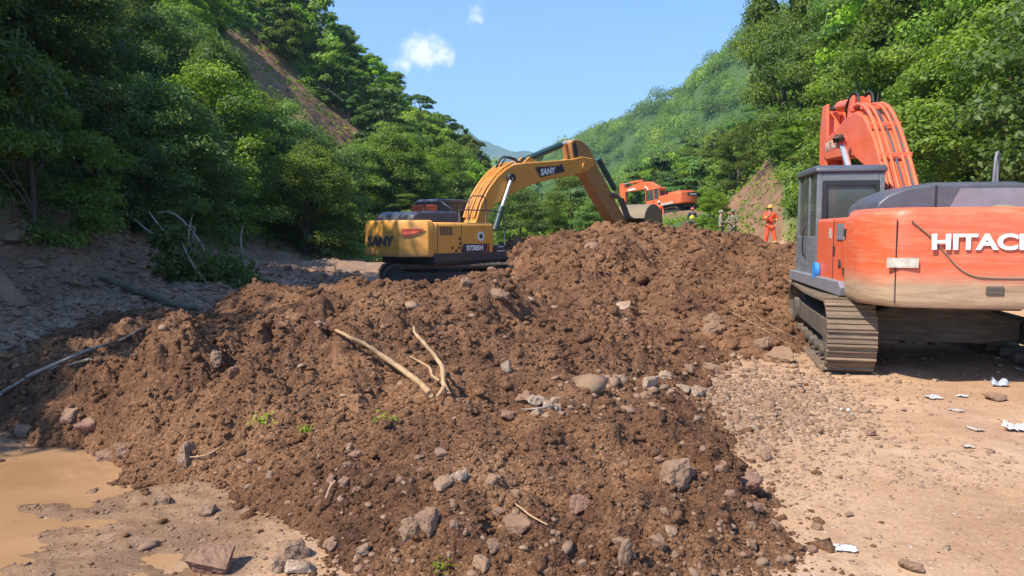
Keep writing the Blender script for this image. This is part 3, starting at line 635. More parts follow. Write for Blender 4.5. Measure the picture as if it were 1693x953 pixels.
def treelabel(kd, k, px, py, r):
    if k == 'L': w = ('at the left frame edge' if px < 110 else 'above the stone scree' if py > 230 and px < 330 else 'above the uprooted brush' if py > 200 and px < 430 else 'left of the yellow excavator' if py > 220 else 'high on the shaded left slope')
    elif k == 'M': w = ('on the left skyline against the sky' if any(abs(px-a) < 28 and abs(py-r-b) < 40 for a, b, c in RIDL) else 'below the bare landslide scar' if px > 350 and py > 60+(px-380)*.8 and px < 600 else 'above the bare landslide scar' if px < 600 else 'behind the yellow excavator' if py > 280 else 'on the sunlit end of the left hillside')
    elif k == 'R': w = ('beside the sky on the right bank' if px < 1270 else 'above the red excavator cab' if px < 1420 and py > 90 else 'at the top edge of the right bank' if py < 90 else 'behind the red excavator boom' if px < 1550 else 'at the right frame edge behind the red excavator')
    else: w = ('above the small far excavator' if px > 1020 and py < 290 else 'beside the small far excavator' if px > 1020 else 'in the valley gap under the yellow boom')
    return LOOK[kd]+' '+w
MAXT = 278; rest = kept[MAXT:]
for r, x, yy, z, s, px, py, k in kept[:MAXT]:
    q = rng.random()
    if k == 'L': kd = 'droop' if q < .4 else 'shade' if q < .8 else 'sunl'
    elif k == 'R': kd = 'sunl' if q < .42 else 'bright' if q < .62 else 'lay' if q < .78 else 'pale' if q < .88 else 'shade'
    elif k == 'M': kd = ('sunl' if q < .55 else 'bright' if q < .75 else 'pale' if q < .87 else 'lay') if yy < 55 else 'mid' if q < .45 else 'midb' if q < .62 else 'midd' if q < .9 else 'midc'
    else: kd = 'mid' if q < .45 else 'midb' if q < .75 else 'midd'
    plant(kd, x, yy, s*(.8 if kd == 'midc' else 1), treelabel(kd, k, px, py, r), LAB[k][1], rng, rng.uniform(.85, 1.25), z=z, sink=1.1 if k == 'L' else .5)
# far woods: crowns too many to count on the far slopes
def canopy(name, pts, label, mat, leaf, nl):
    pts = np.array(pts); n = len(pts); rr = np.random.default_rng(8); k = np.repeat(np.arange(n), nl); s = pts[k, 3]
    d = rr.normal(size=(len(k), 3)); d /= np.linalg.norm(d, axis=1)[:, None]; d[:, 2] = np.abs(d[:, 2])*1.1-.3
    rad = s[:, None]*(rr.random((len(k), 1))**.3)*(1+.22*np.sin(3*np.arctan2(d[:, 1], d[:, 0])+k*1.7)[:, None])
    P = pts[k, :3]+d*rad*np.array([1, 1, 1.15])
    sz = leaf*s
    V, F = leafquads(P, d, sz, rr, .4, .6)
    tint = np.clip(.42+rr.normal(0, .22, n)[k]+rr.normal(0, .14, len(k)), 0, 1)
    o = fastmesh(name, V, F, mat, tint=np.repeat(tint, 4)); tag(o, label, 'wood', kind='stuff'); return o
pl, prr = [], []
for r, x, yy, z, s, px, py, k in rest: (pl if k in 'LM' else prr).append((x, yy, z+2.0*s, 2.3*s))
y = 64
while y < 560:
    st = np.interp(y, [64, 110, 560], [3.4, 4.4, 10]); x = xR(y)-25
    while x < xR(y)+150:
        X_, Y_ = x+rng.normal(0, st*.3), y+rng.normal(0, st*.3); px_ = W0/2+FPX*X_/Y_
        if px_ < 1300 and px_ > 800 and (Y_ > 95 or X_ > xR(Y_)+13):
            z = float(terrain(np.array([X_]), np.array([Y_]))[0]); s = rng.uniform(.6, 1.2)*st*.62
            prr.append((X_, Y_, z+s*.5, s))
        x += st*.85
    y += st*.85
y = 60
while y < 420:
    st = np.interp(y, [60, 420], [4.2, 8]); x = xL(y)-(6 if y < 200 else 30)
    while x < xR(y):
        X_, Y_ = x+rng.normal(0, st*.3), y+rng.normal(0, st*.3)
        if Y_ > 75 or X_ < 8:
            z = float(terrain(np.array([X_]), np.array([Y_]))[0]); pl.append((X_, Y_, z+st*.25, rng.uniform(.35, .6)*st))
        x += st
    y += st
canopy('distant_wood', prr, 'hazy green wood covering the far right hillside', M['leaf_sun'], .17, 420)
canopy('valley_wood', pl, 'green thicket filling the valley floor and far left slope', M['leaf_sun'], .16, 260)
# single trees in the valley behind the machines, placed from the photograph: px of trunk, top row, distance, kind
VT = [(600, 240, 46, 'sunl', 'light green tree with a see-through crown standing left of the yellow excavator cab'),
      (650, 222, 52, 'bright', 'tall bright yellow-green tree behind the yellow excavator engine cover'),
      (700, 262, 50, 'sunl', 'round leafy tree behind the yellow excavator cab roof'),
      (745, 240, 60, 'sunl', 'pale green tree beside the base of the yellow boom'),
      (560, 300, 42, 'sunl', 'tree at the sunlit edge of the left wood above the brush'),
      (860, 315, 38, 'shade', 'dark round bush tree framed under the arch of the yellow boom'),
      (945, 290, 42, 'sunl', 'tree with a thin top rising just under the yellow boom beside the dipper arm'),
      (985, 330, 40, 'shade', 'dark shrubby tree right behind the dipper arm of the yellow excavator'),
      (905, 340, 44, 'sunl', 'low light green tree in the gap under the yellow boom'),
      (883, 238, 150, 'midc', 'slim lone tree poking up above the yellow boom into the sky'),
      (1178, 312, 42, 'bright', 'dense rounded bush tree on the bank between the small excavator and the soldiers', .42),
      (1215, 210, 50, 'sunl', 'tree on top of the bare bank above the soldiers'),
      (1140, 262, 75, 'bright', 'bright yellow-green tree above the small far excavator'),
      (1095, 262, 90, 'midb', 'leafy tree behind the boom of the small far excavator'),
      (1300, -60, 42, 'sunl', 'tall leafy tree at the left end of the right bank against the sky'),
      (1322, 215, 37, 'sunl', 'leafy tree behind the cab roof of the red excavator')]
HT = {'pale': 6.2, 'lay': 6.0, 'sunl': 6.0, 'bright': 5.6, 'shade': 5.6, 'midc': 8.6, 'midb': 5.6}
for px, top, Y, kd, lab, *wm in VT:
    b = at(px, 385, Y); zt = at(px, top, Y).z; z = float(terrain(np.array([b.x]), np.array([Y]))[0])
    hh = max(2.2, zt-z); s = hh/HT[kd]; w = min(s, 1.15)
    o = plant(kd, b.x, Y, 1, lab, None, rng, z=z, sink=.1); w = wm[0] if wm else max(w, .6); o.scale = (w, w, s)
for k_ in range(9):
    yy = 3.2+k_*1.35; plant('shade' if k_ % 2 else 'droop', -13.6+rng.normal(0, .3), yy, 1.7, 'tall dark tree at the left just outside the photo, shading the left bank', 'tall trees outside the left frame edge', rng, 1.1)
# undergrowth: leafy ground cover on the slopes and weeds by the people
rr = np.random.default_rng(17); n = 330000
y = np.exp(rr.uniform(math.log(7), math.log(75), n)); x = rr.uniform(-1.1, .85, n)*y
hmn = hillmask(x, y); ok = (hmn > .15)|((y > 34)); x, y = x[ok], y[ok]; z = terrain(x, y)
px, py, _ = proj(np.c_[x, y, z]); b = in_poly(px, py, BANK)&(x > 3)&(y < 60); b2 = in_poly(px, py, SCARX)&(x < 0); kn = ((x-14.4)**2+(y-63)**2 < 22)
ok = (~b | (rr.random(len(x)) < .32))&(~b2 | (rr.random(len(x)) < .4))&~kn&~((px > 1070)&(px < 1165)&(y > 41)&(y < 53))&(fbm(x/1.7, y/1.7, 88, 3) > .36); x, y, z = x[ok], y[ok], z[ok]
hgt = np.abs(rr.normal(0, .38, len(x)))*np.clip(fbm(x/2.5, y/2.5, 89, 2)*2.2-.3, .15, 1.6)
D = np.zeros((len(x), 3)); D[:, 2] = .6; D[:, 0] = np.where(x < 0, .5, -.5)
V, F = leafquads(np.c_[x, y, z+hgt], D, np.interp(y, [7, 20, 75], [.10, .16, .42]), rr, .3, .5, .2)
o = fastmesh('undergrowth', V, F, M['leaf_sun'], tint=np.repeat(np.clip(rr.normal(.42, .25, len(x)), 0, 1), 4)); tag(o, 'weeds and low leafy ground cover on the slopes and verges', 'undergrowth', kind='stuff')
# ------------------------------------------------------------------ machine-building helpers
M['or_paint'] = mat_paint('orange_red_paint', (.74, .105, .028), (.42, .31, .19), None, None, .22, .4)
M['or_cw'] = mat_paint('orange_counterweight', (.70, .10, .027), (.44, .32, .19), 1.18, 1.42, .5, .4)
M['or_boom'] = mat_paint('orange_boom_paint', (.80, .13, .04), (.5, .25, .15), None, None, .14, .42)
M['ye_paint'] = mat_paint('yellow_paint', (.68, .30, .038), (.40, .28, .16), .92, 1.12, .35, .45)
M['ye_boom'] = mat_paint('yellow_boom_paint', (.68, .285, .035), (.30, .19, .11), None, None, .35, .45)
M['ye_arm'] = mat_paint('muddy_arm_paint', (.42, .19, .045), (.22, .15, .10), None, None, .8, .6)
M['far_paint'] = mat_paint('far_orange_paint', (.72, .13, .03), (.40, .28, .18), None, None, .3, .5)
M['dark'] = mat_plain('dark_grey_plastic', (.045, .047, .052), .45, 0, 5, .3)
M['hoodgrey'] = mat_plain('grey_hood', (.085, .086, .095), .42, 0, 3, .25)
M['hoodlight'] = mat_plain('faded_grey_panel', (.21, .20, .215), .5, 0, 5, .15)
M['black'] = mat_plain('black_rubber', (.02, .02, .02), .6)
M['cabgrey'] = mat_paint('cab_grey', (.12, .135, .14), (.30, .28, .25), None, None, .5, .5)
M['chrome'] = mat_plain('chrome_rod', (.70, .68, .66), .32, .7)
M['shoe'] = mat_paint('muddy_track_steel', (.14, .095, .058), (.33, .22, .125), None, None, .9, .75)
M['shoed'] = mat_paint('dark_track_steel', (.06, .05, .042), (.20, .13, .085), None, None, .7, .75)
M['under'] = mat_paint('dusty_underframe', (.07, .055, .04), (.22, .15, .09), None, None, .9, .85)
M['underd'] = mat_plain('dark_underframe', (.03, .028, .026), .7, 0, 6, .4)
M['glass'] = mat_glass('cab_glass', (.10, .12, .10))
M['white'] = mat_plain('white_lettering', (.78, .76, .72), .5, 0, 30, .12)
M['greylet'] = mat_plain('grey_lettering', (.055, .06, .065), .5)
M['red'] = mat_plain('red_lamp', (.45, .06, .03), .3)
M['tube_green'] = mat_plain('dark_green_cylinder', (.03, .065, .06), .4)
M['bucket'] = mat_paint('worn_bucket_steel', (.20, .15, .085), (.30, .21, .125), None, None, .6, .6)
M['muddy'] = mat_plain('mud', (.12, .075, .05), .95, 0, 14, .35, .7)
M['blue'] = mat_plain('blue_sticker', (.03, .25, .62), .5)
M['plate'] = mat_plain('dusty_white_plate', (.50, .44, .35), .7, 0, 18, .3)
def bmobj(name, bm, mat, parent=None, bev=0.0, smooth=False, mats=None):
    bmesh.ops.recalc_face_normals(bm, faces=bm.faces)
    me = bpy.data.meshes.new(name); bm.to_mesh(me); bm.free()
    for q in (mats or [mat]): me.materials.append(q)
    if smooth:
        me.polygons.foreach_set('use_smooth', [True]*len(me.polygons))
        me.set_sharp_from_angle(angle=R(35))
    o = bpy.data.objects.new(name, me); col.objects.link(o); o.parent = parent
    if bev: b = o.modifiers.new('bevel', 'BEVEL'); b.width = bev; b.segments = 3; b.limit_method = 'ANGLE'; b.angle_limit = R(30); b.harden_normals = False
    return o
def add_prism(bm, prof, a, b, axis='x', mi=0):
    # closed outline extruded between a and b; axis x: outline is (y,z); axis z: (x,y); axis y: (x,z)
    def mk(p, t): return {'x': (t, p[0], p[1]), 'z': (p[0], p[1], t), 'y': (p[0], t, p[1])}[axis]
    A = [bm.verts.new(mk(p, a)) for p in prof]; B = [bm.verts.new(mk(p, b)) for p in prof]; n = len(prof); fs = []
    fs.append(bm.faces.new(A[::-1])); fs.append(bm.faces.new(B))
    for i in range(n): fs.append(bm.faces.new((A[i], A[(i+1) % n], B[(i+1) % n], B[i])))
    for f in fs: f.material_index = mi
def add_box(bm, x0, x1, y0, y1, z0, z1, mi=0): add_prism(bm, [(x0, y0), (x1, y0), (x1, y1), (x0, y1)], z0, z1, 'z', mi)
def add_cyl(bm, p0, p1, r, r2=None, seg=16, mi=0):
    p0, p1 = Vector(p0), Vector(p1); d = (p1-p0); q = d.to_track_quat('Z', 'Y').to_matrix(); r2 = r if r2 is None else r2
    A = [bm.verts.new(p0+q@Vector((r*math.cos(t), r*math.sin(t), 0))) for t in [i*2*math.pi/seg for i in range(seg)]]
    B = [bm.verts.new(p1+q@Vector((r2*math.cos(t), r2*math.sin(t), 0))) for t in [i*2*math.pi/seg for i in range(seg)]]
    fs = [bm.faces.new(A[::-1]), bm.faces.new(B)]
    for i in range(seg): fs.append(bm.faces.new((A[i], A[(i+1) % seg], B[(i+1) % seg], B[i])))
    for f in fs: f.material_index = mi
def prism(name, prof, a, b, mat, parent, axis='x', bev=.02, smooth=True):
    bm = bmesh.new(); add_prism(bm, prof, a, b, axis); return bmobj(name, bm, mat, parent, bev, smooth)
def box(name, x0, x1, y0, y1, z0, z1, mat, parent, bev=.02):
    bm = bmesh.new(); add_box(bm, x0, x1, y0, y1, z0, z1); return bmobj(name, bm, mat, parent, bev, True)
def cyl(name, p0, p1, r, mat, parent, r2=None, seg=20, bev=0): 
    bm = bmesh.new(); add_cyl(bm, p0, p1, r, r2, seg); return bmobj(name, bm, mat, parent, bev, True)
def smoothpts(pts, n=6, closed=False):
    P = [np.array(p, float) for p in pts]; o = []
    for i in range(len(P)-1):
        a, b, c, d = P[max(0, i-1)], P[i], P[i+1], P[min(len(P)-1, i+2)]
        for k in range(n):
            t = k/n; o.append(.5*((2*b)+(c-a)*t+(2*a-5*b+4*c-d)*t*t+(3*b-a-3*c+d)*t**3))
    o.append(P[-1]); return o
def pipe(name, pts, r, mat, parent, n=6):
    s = smoothpts(pts, n) if n > 1 else [np.array(p, float) for p in pts]
    return tubes(name, [(np.array(s), np.full(len(s), r))], mat, parent)
def text(name, s, size, mat, parent, origin, right, up, ext=.004, off=.0, shear=0.0, sx=1.0, align='CENTER'):
    cu = bpy.data.curves.new('t', 'FONT'); cu.body = s; cu.size = size; cu.extrude = ext; cu.offset = off; cu.shear = shear; cu.align_x = align; cu.align_y = 'CENTER'
    t = bpy.data.objects.new('t', cu); col.objects.link(t); dg = bpy.context.evaluated_depsgraph_get()
    me = bpy.data.meshes.new_from_object(t.evaluated_get(dg)); bpy.data.objects.remove(t); bpy.data.curves.remove(cu)
    r = Vector(right).normalized(); u = Vector(up); u = (u-r*u.dot(r)).normalized(); nn = r.cross(u)
    me.transform(Matrix(((r.x*sx, u.x, nn.x, origin[0]), (r.y*sx, u.y, nn.y, origin[1]), (r.z*sx, u.z, nn.z, origin[2]), (0, 0, 0, 1))))
    me.name = name; me.materials.clear(); me.materials.append(mat); o = bpy.data.objects.new(name, me); col.objects.link(o); o.parent = parent; return o
def sheet(name, poly, mat, parent, origin, right, up, th=.006):
    r = Vector(right).normalized(); u = Vector(up).normalized(); nn = r.cross(u); bm = bmesh.new(); o = Vector(origin)
    A = [bm.verts.new(o+r*p[0]+u*p[1]) for p in poly]; B = [bm.verts.new(o+r*p[0]+u*p[1]+nn*th) for p in poly]
    bm.faces.new(A[::-1]); bm.faces.new(B)
    for i in range(len(poly)): bm.faces.new((A[i], A[(i+1) % len(poly)], B[(i+1) % len(poly)], B[i]))
    return bmobj(name, bm, mat, parent)
def track(parent, xc, w, L, h, shoe_mat, frame_mat, rot, name='track', pitch=.175, rollers=7):
    # endless chain of grousered shoes round a stadium; rot turns the undercarriage under the upper works
    r = h/2; s = L-2*r; per = 2*s+2*math.pi*r; n = int(per/pitch); pitch = per/n; bm = bmesh.new()
    def pt(d):
        d %= per
        if d < s: return (-s/2+d, h, 0)
        d -= s
        if d < math.pi*r: a = d/r; return (s/2+r*math.sin(a), r+r*math.cos(a), a)
        d -= math.pi*r
        if d < s: return (s/2-d, 0, math.pi)
        d -= s; a = d/r; return (-s/2-r*math.sin(a), r-r*math.cos(a), math.pi+a)
    for i in range(n):
        y, z, a = pt(i*pitch); z += (-.03*math.sin(math.pi*(y/s+.5)) if 0 < i*pitch < s else 0)
        ca, sa = math.cos(a), math.sin(a)
        def T(t, q): return (y+ca*t+sa*q, z-sa*t+ca*q)
        g = pitch*.47
        prof = [T(-g, -.035), T(g, -.035), T(g, .0), T(g*.95, .03), T(g*.75, .03), T(g*.68, .0), T(g*.1, .0), T(g*.04, .016), T(-g*.12, .016), T(-g*.18, 0), T(-g*.9, 0), T(-g, -.01)]
        add_prism(bm, prof, xc-w/2, xc+w/2)
        lk = [T(-g*1.1, -.11), T(g*1.1, -.11), T(g*1.1, -.036), T(-g*1.1, -.036)]
        for q in (-.1, .06): add_prism(bm, lk, xc+q, xc+q+.04)
    tr = bmobj(name, bm, shoe_mat, parent, 0, False); tr.rotation_euler = (0, 0, rot)
    bm = bmesh.new()
    add_prism(bm, [(-s/2-.05, r-.12), (s/2+.05, r-.12), (s/2+.02, r+.16), (-s/2, r+.16)], xc-w*.30, xc+w*.30)
    fr = bmobj('track_frame', bm, frame_mat, tr, .02, True)
    for k in range(rollers):
        y = -s/2+.15+k*(s-.3)/(rollers-1); cyl('roller', (xc-w*.36, y, .17), (xc+w*.36, y, .17), .085, frame_mat, tr)
    for y, nm in ((-s/2, 'sprocket'), (s/2, 'idler')): 
        bm = bmesh.new(); add_cyl(bm, (xc-w*.2, y, r), (xc+w*.2, y, r), r-.09, seg=24); add_cyl(bm, (xc-w*.42, y, r), (xc+w*.42, y, r), r*.45, seg=20); bmobj(nm, bm, frame_mat, tr, .01, True)
    return tr
def loc_px(root_loc, th, px, py, xl, z0):
    # where the sight line of a photo pixel meets the upright plane x=xl of a machine -> (y, z) in its own frame
    d = dirpx(px, py); o = Vector((0, 0, EYE))-Vector(root_loc); c, s = math.cos(th), math.sin(th)
    ox, oy = o.x*c-o.y*s, o.x*s+o.y*c; dx, dy = d[0]*c-d[1]*s, d[0]*s+d[1]*c
    t = (xl-ox)/dx; return (oy+dy*t, o.z+d[2]*t)

# ------------------------------------------------------------------ red excavator on the right
TH = R(10); EH = (5.88, 11.08, 0.0)
ex = empty('excavator', EH, -TH, 'big orange-red excavator seen from behind at the right edge of the road', 'excavator')
ut = -R(4)
track(ex, -1.19, .58, 4.35, .95, M['shoe'], M['under'], ut); track(ex, 1.19, .58, 4.35, .95, M['shoe'], M['under'], ut)
bm = bmesh.new(); add_prism(bm, [(-.95, .38), (.95, .38), (1.0, .6), (.6, .86), (-.6, .86), (-1.0, .6)], -.9, .9, 'x')
add_prism(bm, [(-.98, .42), (-.55, .36), (.55, .36), (.98, .42), (.98, .68), (.5, .84), (-.5, .84), (-.98, .68)], -1.25, -.85, 'y'); add_cyl(bm, (0, 0, .8), (0, 0, 1.02), .72, seg=32)
o = bmobj('car_body', bm, M['under'], ex, .03, True); o.rotation_euler = (0, 0, ut)
# upper frame
bm = bmesh.new(); add_box(bm, -1.28, 1.28, -1.9, 1.75, .97, 1.12); add_box(bm, -.5, .5, -2.2, .9, .88, 1.05)
bmobj('upper_frame', bm, M['under'], ex, .02, True)
prism('side_sill', [(-1.62, .98), (1.8, 1.0), (1.86, 1.08), (1.8, 1.16), (-1.55, 1.17), (-1.66, 1.1)], -1.40, -1.29, M['hoodlight'], ex, bev=.015)
# counterweight: curved in plan, rounded along the top
plan = []
for k in range(25):
    t = -1+2*k/24; x = 1.34*t; yy = -2.78+.10*abs(t)**2+.50*max(0, (abs(t)-.74)/.26)**2.2; plan.append((x, yy))
plan = plan+[(1.34, -1.62), (-1.34, -1.62)]
bm = bmesh.new(); rings = []
cx, cy = 0, -1.9
for z, q in ((.95, .965), (.985, .99), (1.05, 1.0), (1.25, 1.004), (1.6, 1.0), (1.90, .992), (2.0, .98), (2.06, .955), (2.085, .92)):
    rings.append([bm.verts.new((x*(q if abs(x) > .01 else 1), cy+(y-cy)*(q if y < -1.7 else 1), z-(.03 if z > 2.04 else 0)+(.03 if z > 2.04 else 0))) for x, y in plan])
n = len(plan)
for a_, b_ in zip(rings[:-1], rings[1:]):
    for i in range(n): bm.faces.new((a_[i], a_[(i+1) % n], b_[(i+1) % n], b_[i]))
bm.faces.new(rings[0][::-1]); bm.faces.new(rings[-1])
cw = bmobj('counterweight', bm, M['or_cw'], ex, 0, True)
def rear_y(x, z=1.6):
    t = abs(x)/1.34; return -2.78+.10*t**2+.50*max(0, (t-.74)/.26)**2.2
text('lettering', 'HITACHI', .235, M['white'], cw, (-.14, -2.795, 1.69), (1, 0, 0), (0, 0, 1), .006, .009, 0, 1.28)
for xs_ in (-1.06,): tubes('seam', [([(xs_, rear_y(xs_)-.002, z_) for z_ in (1.0, 1.3, 1.6, 1.95)], [.006]*4)], M['black'], cw)
for xs_, zs_ in ((-.05, 1.16), (.7, 1.16)): box('recess', xs_-.09, xs_+.09, rear_y(xs_)-.02, rear_y(xs_)+.05, zs_-.05, zs_+.05, M['under'], cw, .01)
# raised seam curving down the counterweight, and its side crease
sp = [(x, rear_y(x)-.012, z) for x, z in ((-.92, 1.93), (-.72, 1.75), (-.56, 1.56), (-.44, 1.42), (-.30, 1.33), (-.1, 1.30), (.5, 1.30), (1.0, 1.31))]
pipe('seam', sp, .009, M['bucket'], cw, 5)
sheet('label_plate', [(-.16, -.055), (.16, -.055), (.16, .055), (-.16, .055)], M['plate'], cw, (-1.0, rear_y(-1.0)-.02, 1.46), (1, -.22, 0), (0, 0, 1))
bm = bmesh.new(); add_cyl(bm, (-.62+.8, -2.35, 2.075), (-.62+.8, -2.35, 2.12), .15, .10, 20); bmobj('lifting_eye', bm, M['bucket'], cw, .02, True)
# engine side: left door with grille, number
bm = bmesh.new(); add_box(bm, -1.335, -1.0, -1.62, .06, 1.12, 2.0); bmobj('engine_door', bm, M['or_paint'], ex, .05, True)
bm = bmesh.new()
add_box(bm, -1.342, -1.33, -1.52, -1.18, 1.70, 1.92)
for k in range(8): add_box(bm, -1.352, -1.338, -1.51+k*.042, -1.49+k*.042, 1.71, 1.91)
bmobj('grille', bm, M['hoodlight'], ex)
text('lettering', '7A', .15, M['greylet'], ex, (-1.341, -1.35, 1.38), (0, -1, 0), (0, 0, 1), .003, .004)
cyl('sticker', (-1.405, -.12, 1.24), (-1.345, -.12, 1.24), .12, M['blue'], ex)
for z_ in (1.3, 1.8): cyl('hinge', (-1.345, -1.60, z_-.05), (-1.345, -1.60, z_+.05), .018, M['black'], ex)
box('door_latch', -1.352, -1.336, -1.06, -1.0, 1.5, 1.62, M['black'], ex, .004)
for k in range(9): cyl('bolt', (-.95+k*.21, -2.03, 2.085), (-.95+k*.21, -2.03, 2.1), .018, M['dark'], ex)
box('warning_label', -1.339, -1.334, -.86, -.70, 1.72, 1.86, M['plate'], ex, 0); box('warning_label', .3, .42, -2.79, -2.775, 1.92, 1.98, M['plate'], cw, 0)
box('door_seam', -1.339, -1.33, -.98, -.96, 1.14, 1.98, M['black'], ex, 0)
box('body_shell', -1.0, 1.30, -1.64, .05, 1.12, 2.02, M['or_paint'], ex, .05)
box('tool_box', .55, 1.30, .05, 1.6, 1.12, 1.85, M['or_paint'], ex, .05)
# dark grey engine hood
bm = bmesh.new()
pr = [(-1.12, 2.03), (-1.08, 2.16), (-.96, 2.26), (-.75, 2.34), (-.45, 2.385), (.55, 2.385), (.80, 2.22), (.93, 2.03)]
A = [bm.verts.new((x, -2.02, z)) for x, z in pr]; B = [bm.verts.new((x*.95, -1.86, z+(.03 if z > 2.1 else 0))) for x, z in pr]; Cc = [bm.verts.new((x*.95, -.85, z+(.03 if z > 2.1 else 0))) for x, z in pr]; D_ = [bm.verts.new((x, -.7, z)) for x, z in pr]
for P1, P2 in ((A, B), (B, Cc), (Cc, D_)):
    for i in range(len(pr)): bm.faces.new((P1[i], P1[(i+1) % len(pr)], P2[(i+1) % len(pr)], P2[i]))
bm.faces.new(A[::-1]); bm.faces.new(D_); hood = bmobj('engine_hood', bm, M['hoodgrey'], ex, .03, True)
sheet('hood_panel', [(-.28, .06), (-.16, .30), (.52, .30), (.72, .10), (.74, .06)], M['hoodlight'], hood, (0, -2.024, 2.03), (1, 0, 0), (0, .0, 1), .006)
box('panel_gap', -.44, -.42, -2.03, -1.9, 2.06, 2.37, M['black'], hood, 0); box('panel_gap', .57, .585, -2.035, -1.9, 2.06, 2.36, M['black'], hood, 0)
# hand rail and cut exhaust
pipe('hand_rail', [(.55, -1.15, 2.3), (.56, -1.15, 2.60), (.58, -1.13, 2.78), (.62, -1.08, 2.84), (.655, -1.03, 2.78), (.66, -1.0, 2.6), (.66, -1.0, 2.3)], .018, M['hoodlight'], ex, 5)
bm = bmesh.new(); add_cyl(bm, (.96, -1.35, 2.0), (.96, -1.35, 2.16), .11, .09); bmobj('exhaust_base', bm, M['or_paint'], ex, 0, True)
bm = bmesh.new(); add_cyl(bm, (.98, -1.2, 2.0), (.98, -1.2, 2.36), .085, .085); bmobj('exhaust_pipe', bm, M['black'], ex, 0, True)
# cab: pillars, roof, panels and panes
cx0, cx1, cy0, cy1, cz0, cz1 = -1.33, -.38, .14, 1.70, 1.12, 2.80
def cab(parent, x0, x1, y0, y1, z0, z1, frame, roofm, glass, rearsill, front_slope=.12):
    c = empty('cab', (0, 0, 0)); c.parent = parent
    bm = bmesh.new(); t = .075
    for x in (x0, x1-t):
        for y, tp_ in ((y0, y0), (y1-t, y1-t-front_slope)):
            A = [bm.verts.new(p) for p in ((x, y, z0), (x+t, y, z0), (x+t, y+t, z0), (x, y+t, z0))]; B = [bm.verts.new(p) for p in ((x, tp_, z1-.1), (x+t, tp_, z1-.1), (x+t, tp_+t, z1-.1), (x, tp_+t, z1-.1))]
            bm.faces.new(A[::-1]); bm.faces.new(B)
            for i in range(4): bm.faces.new((A[i], A[(i+1) % 4], B[(i+1) % 4], B[i]))
    add_box(bm, x0+t, x1-t, y0, y0+.06, z0, z0+rearsill); add_box(bm, x0+t, x1-t, y0, y0+.06, z1-.24, z1-.1)
    add_box(bm, x0, x0+.05, y0+t, y1-t, z0, z0+.62); add_box(bm, x1-.05, x1, y0+t, y1-t, z0, z0+.75)
    ym = y0+(y1-y0)*.36; add_box(bm, x0, x0+.06, ym, ym+.08, z0+.62, z1-.1)
    fr = bmobj('cab_frame', bm, frame, c, .012, True)
    bm = bmesh.new(); add_prism(bm, [(y0-.04, z1-.1), (y1-front_slope+.04, z1-.1), (y1-front_slope+.0, z1-.03), (y1-front_slope-.12, z1+.01), (y0+.06, z1+.01), (y0-.02, z1-.03)], x0-.03, x1+.03); bmobj('cab_roof', bm, roofm, c, .03, True)
    box('rear_window', x0+t+.0, x1-t, y0+.02, y0+.035, z0+rearsill, z1-.24, glass, c, 0)
    box('side_window', x0+.02, x0+.032, y0+t, ym, z0+.62, z1-.1, glass, c, 0)
    dw = box('door_window', x0+.02, x0+.032, ym+.08, y1-.2, z0+.62, z1-.12, glass, c, 0)
    pipe('door_handle', [(x0-.01, ym+.14, z0+.3), (x0-.05, ym+.15, z0+.36), (x0-.05, ym+.15, z0+.7), (x0-.01, ym+.14, z0+.76)], .014, M['black'], c, 3)
    box('right_window', x1-.035, x1-.02, y0+t, y1-.2, z0+.75, z1-.12, glass, c, 0)
    box('windscreen', x0+t, x1-t, y1-.12, y1-.105, z0+.35, z1-.16, glass, c, 0)
    bm = bmesh.new(); xm = (x0+x1)/2; add_prism(bm, [(y0+.45, z0+.3), (y0+.95, z0+.3), (y0+.95, z0+.42), (y0+.55, z0+.46), (y0+.42, z0+1.1), (y0+.3, z0+1.1), (y0+.36, z0+.4)], xm-.24, xm+.24); add_box(bm, xm-.13, xm+.13, y0+.3, y0+.4, z0+1.1, z0+1.3); bmobj('operator_seat', bm, M['black'], c, .04, True)
    return c
cb = cab(ex, cx0, cx1, cy0, cy1, cz0, cz1, M['cabgrey'], M['hoodgrey'], M['glass'], .88)
o = prism('window_gasket', [(-1.2, 2.0), (-.53, 2.0), (-.53, 2.52), (-1.2, 2.52)], cy0-.01, cy0-.002, M['dark'], cb, 'y', 0)
bm = bmesh.new()
for a in ((-1.245, -1.19, 1.86, 2.58), (-.51, -.46, 1.86, 2.58), (-1.19, -.51, 2.5, 2.58), (-1.19, -.51, 1.86, 1.93)): add_box(bm, a[0], a[1], cy0-.012, cy0-.001, a[2], a[3])
bpy.data.objects.remove(o); bmobj('window_gasket', bm, M['black'], cb, .004, True)
# boom, arm, cylinders
bprof = [(0.0, 1.75), (.25, 1.55), (.55, 1.8), (1.1, 2.45), (1.75, 2.9), (2.5, 3.15), (3.4, 3.22), (4.6, 3.28), (4.9, 3.4), (4.95, 3.6), (4.75, 3.72), (3.9, 3.80), (3.3, 3.90), (2.85, 3.95), (2.4, 3.93), (1.9, 3.75), (1.35, 3.35), (.8, 2.8), (.3, 2.2)]
BX = -.02
boom = empty('boom', (0, 0, 0)); boom.parent = ex
prism('boom_box', bprof, BX-.225, BX+.225, M['or_boom'], boom, bev=.03)
for xo, r_ in ((-.18, .034), (-.085, .026), (.085, .026), (.18, .034)):
    pipe('oil_pipe', [(BX+xo, y, z+.06) for y, z in ((.25, 2.2), (.78, 2.83), (1.33, 3.4), (1.88, 3.81), (2.4, 3.99), (2.95, 4.0))], r_, M['or_boom'], boom, 5)
for xo, r_ in ((-.145, .02), (0, .018), (.145, .02)):
    pipe('hose', [(BX+xo, y, z+.045) for y, z in ((.2, 2.15), (.78, 2.8), (1.33, 3.37), (1.88, 3.77), (2.4, 3.95), (2.9, 3.97))], r_, M['hoodgrey'], boom, 5)
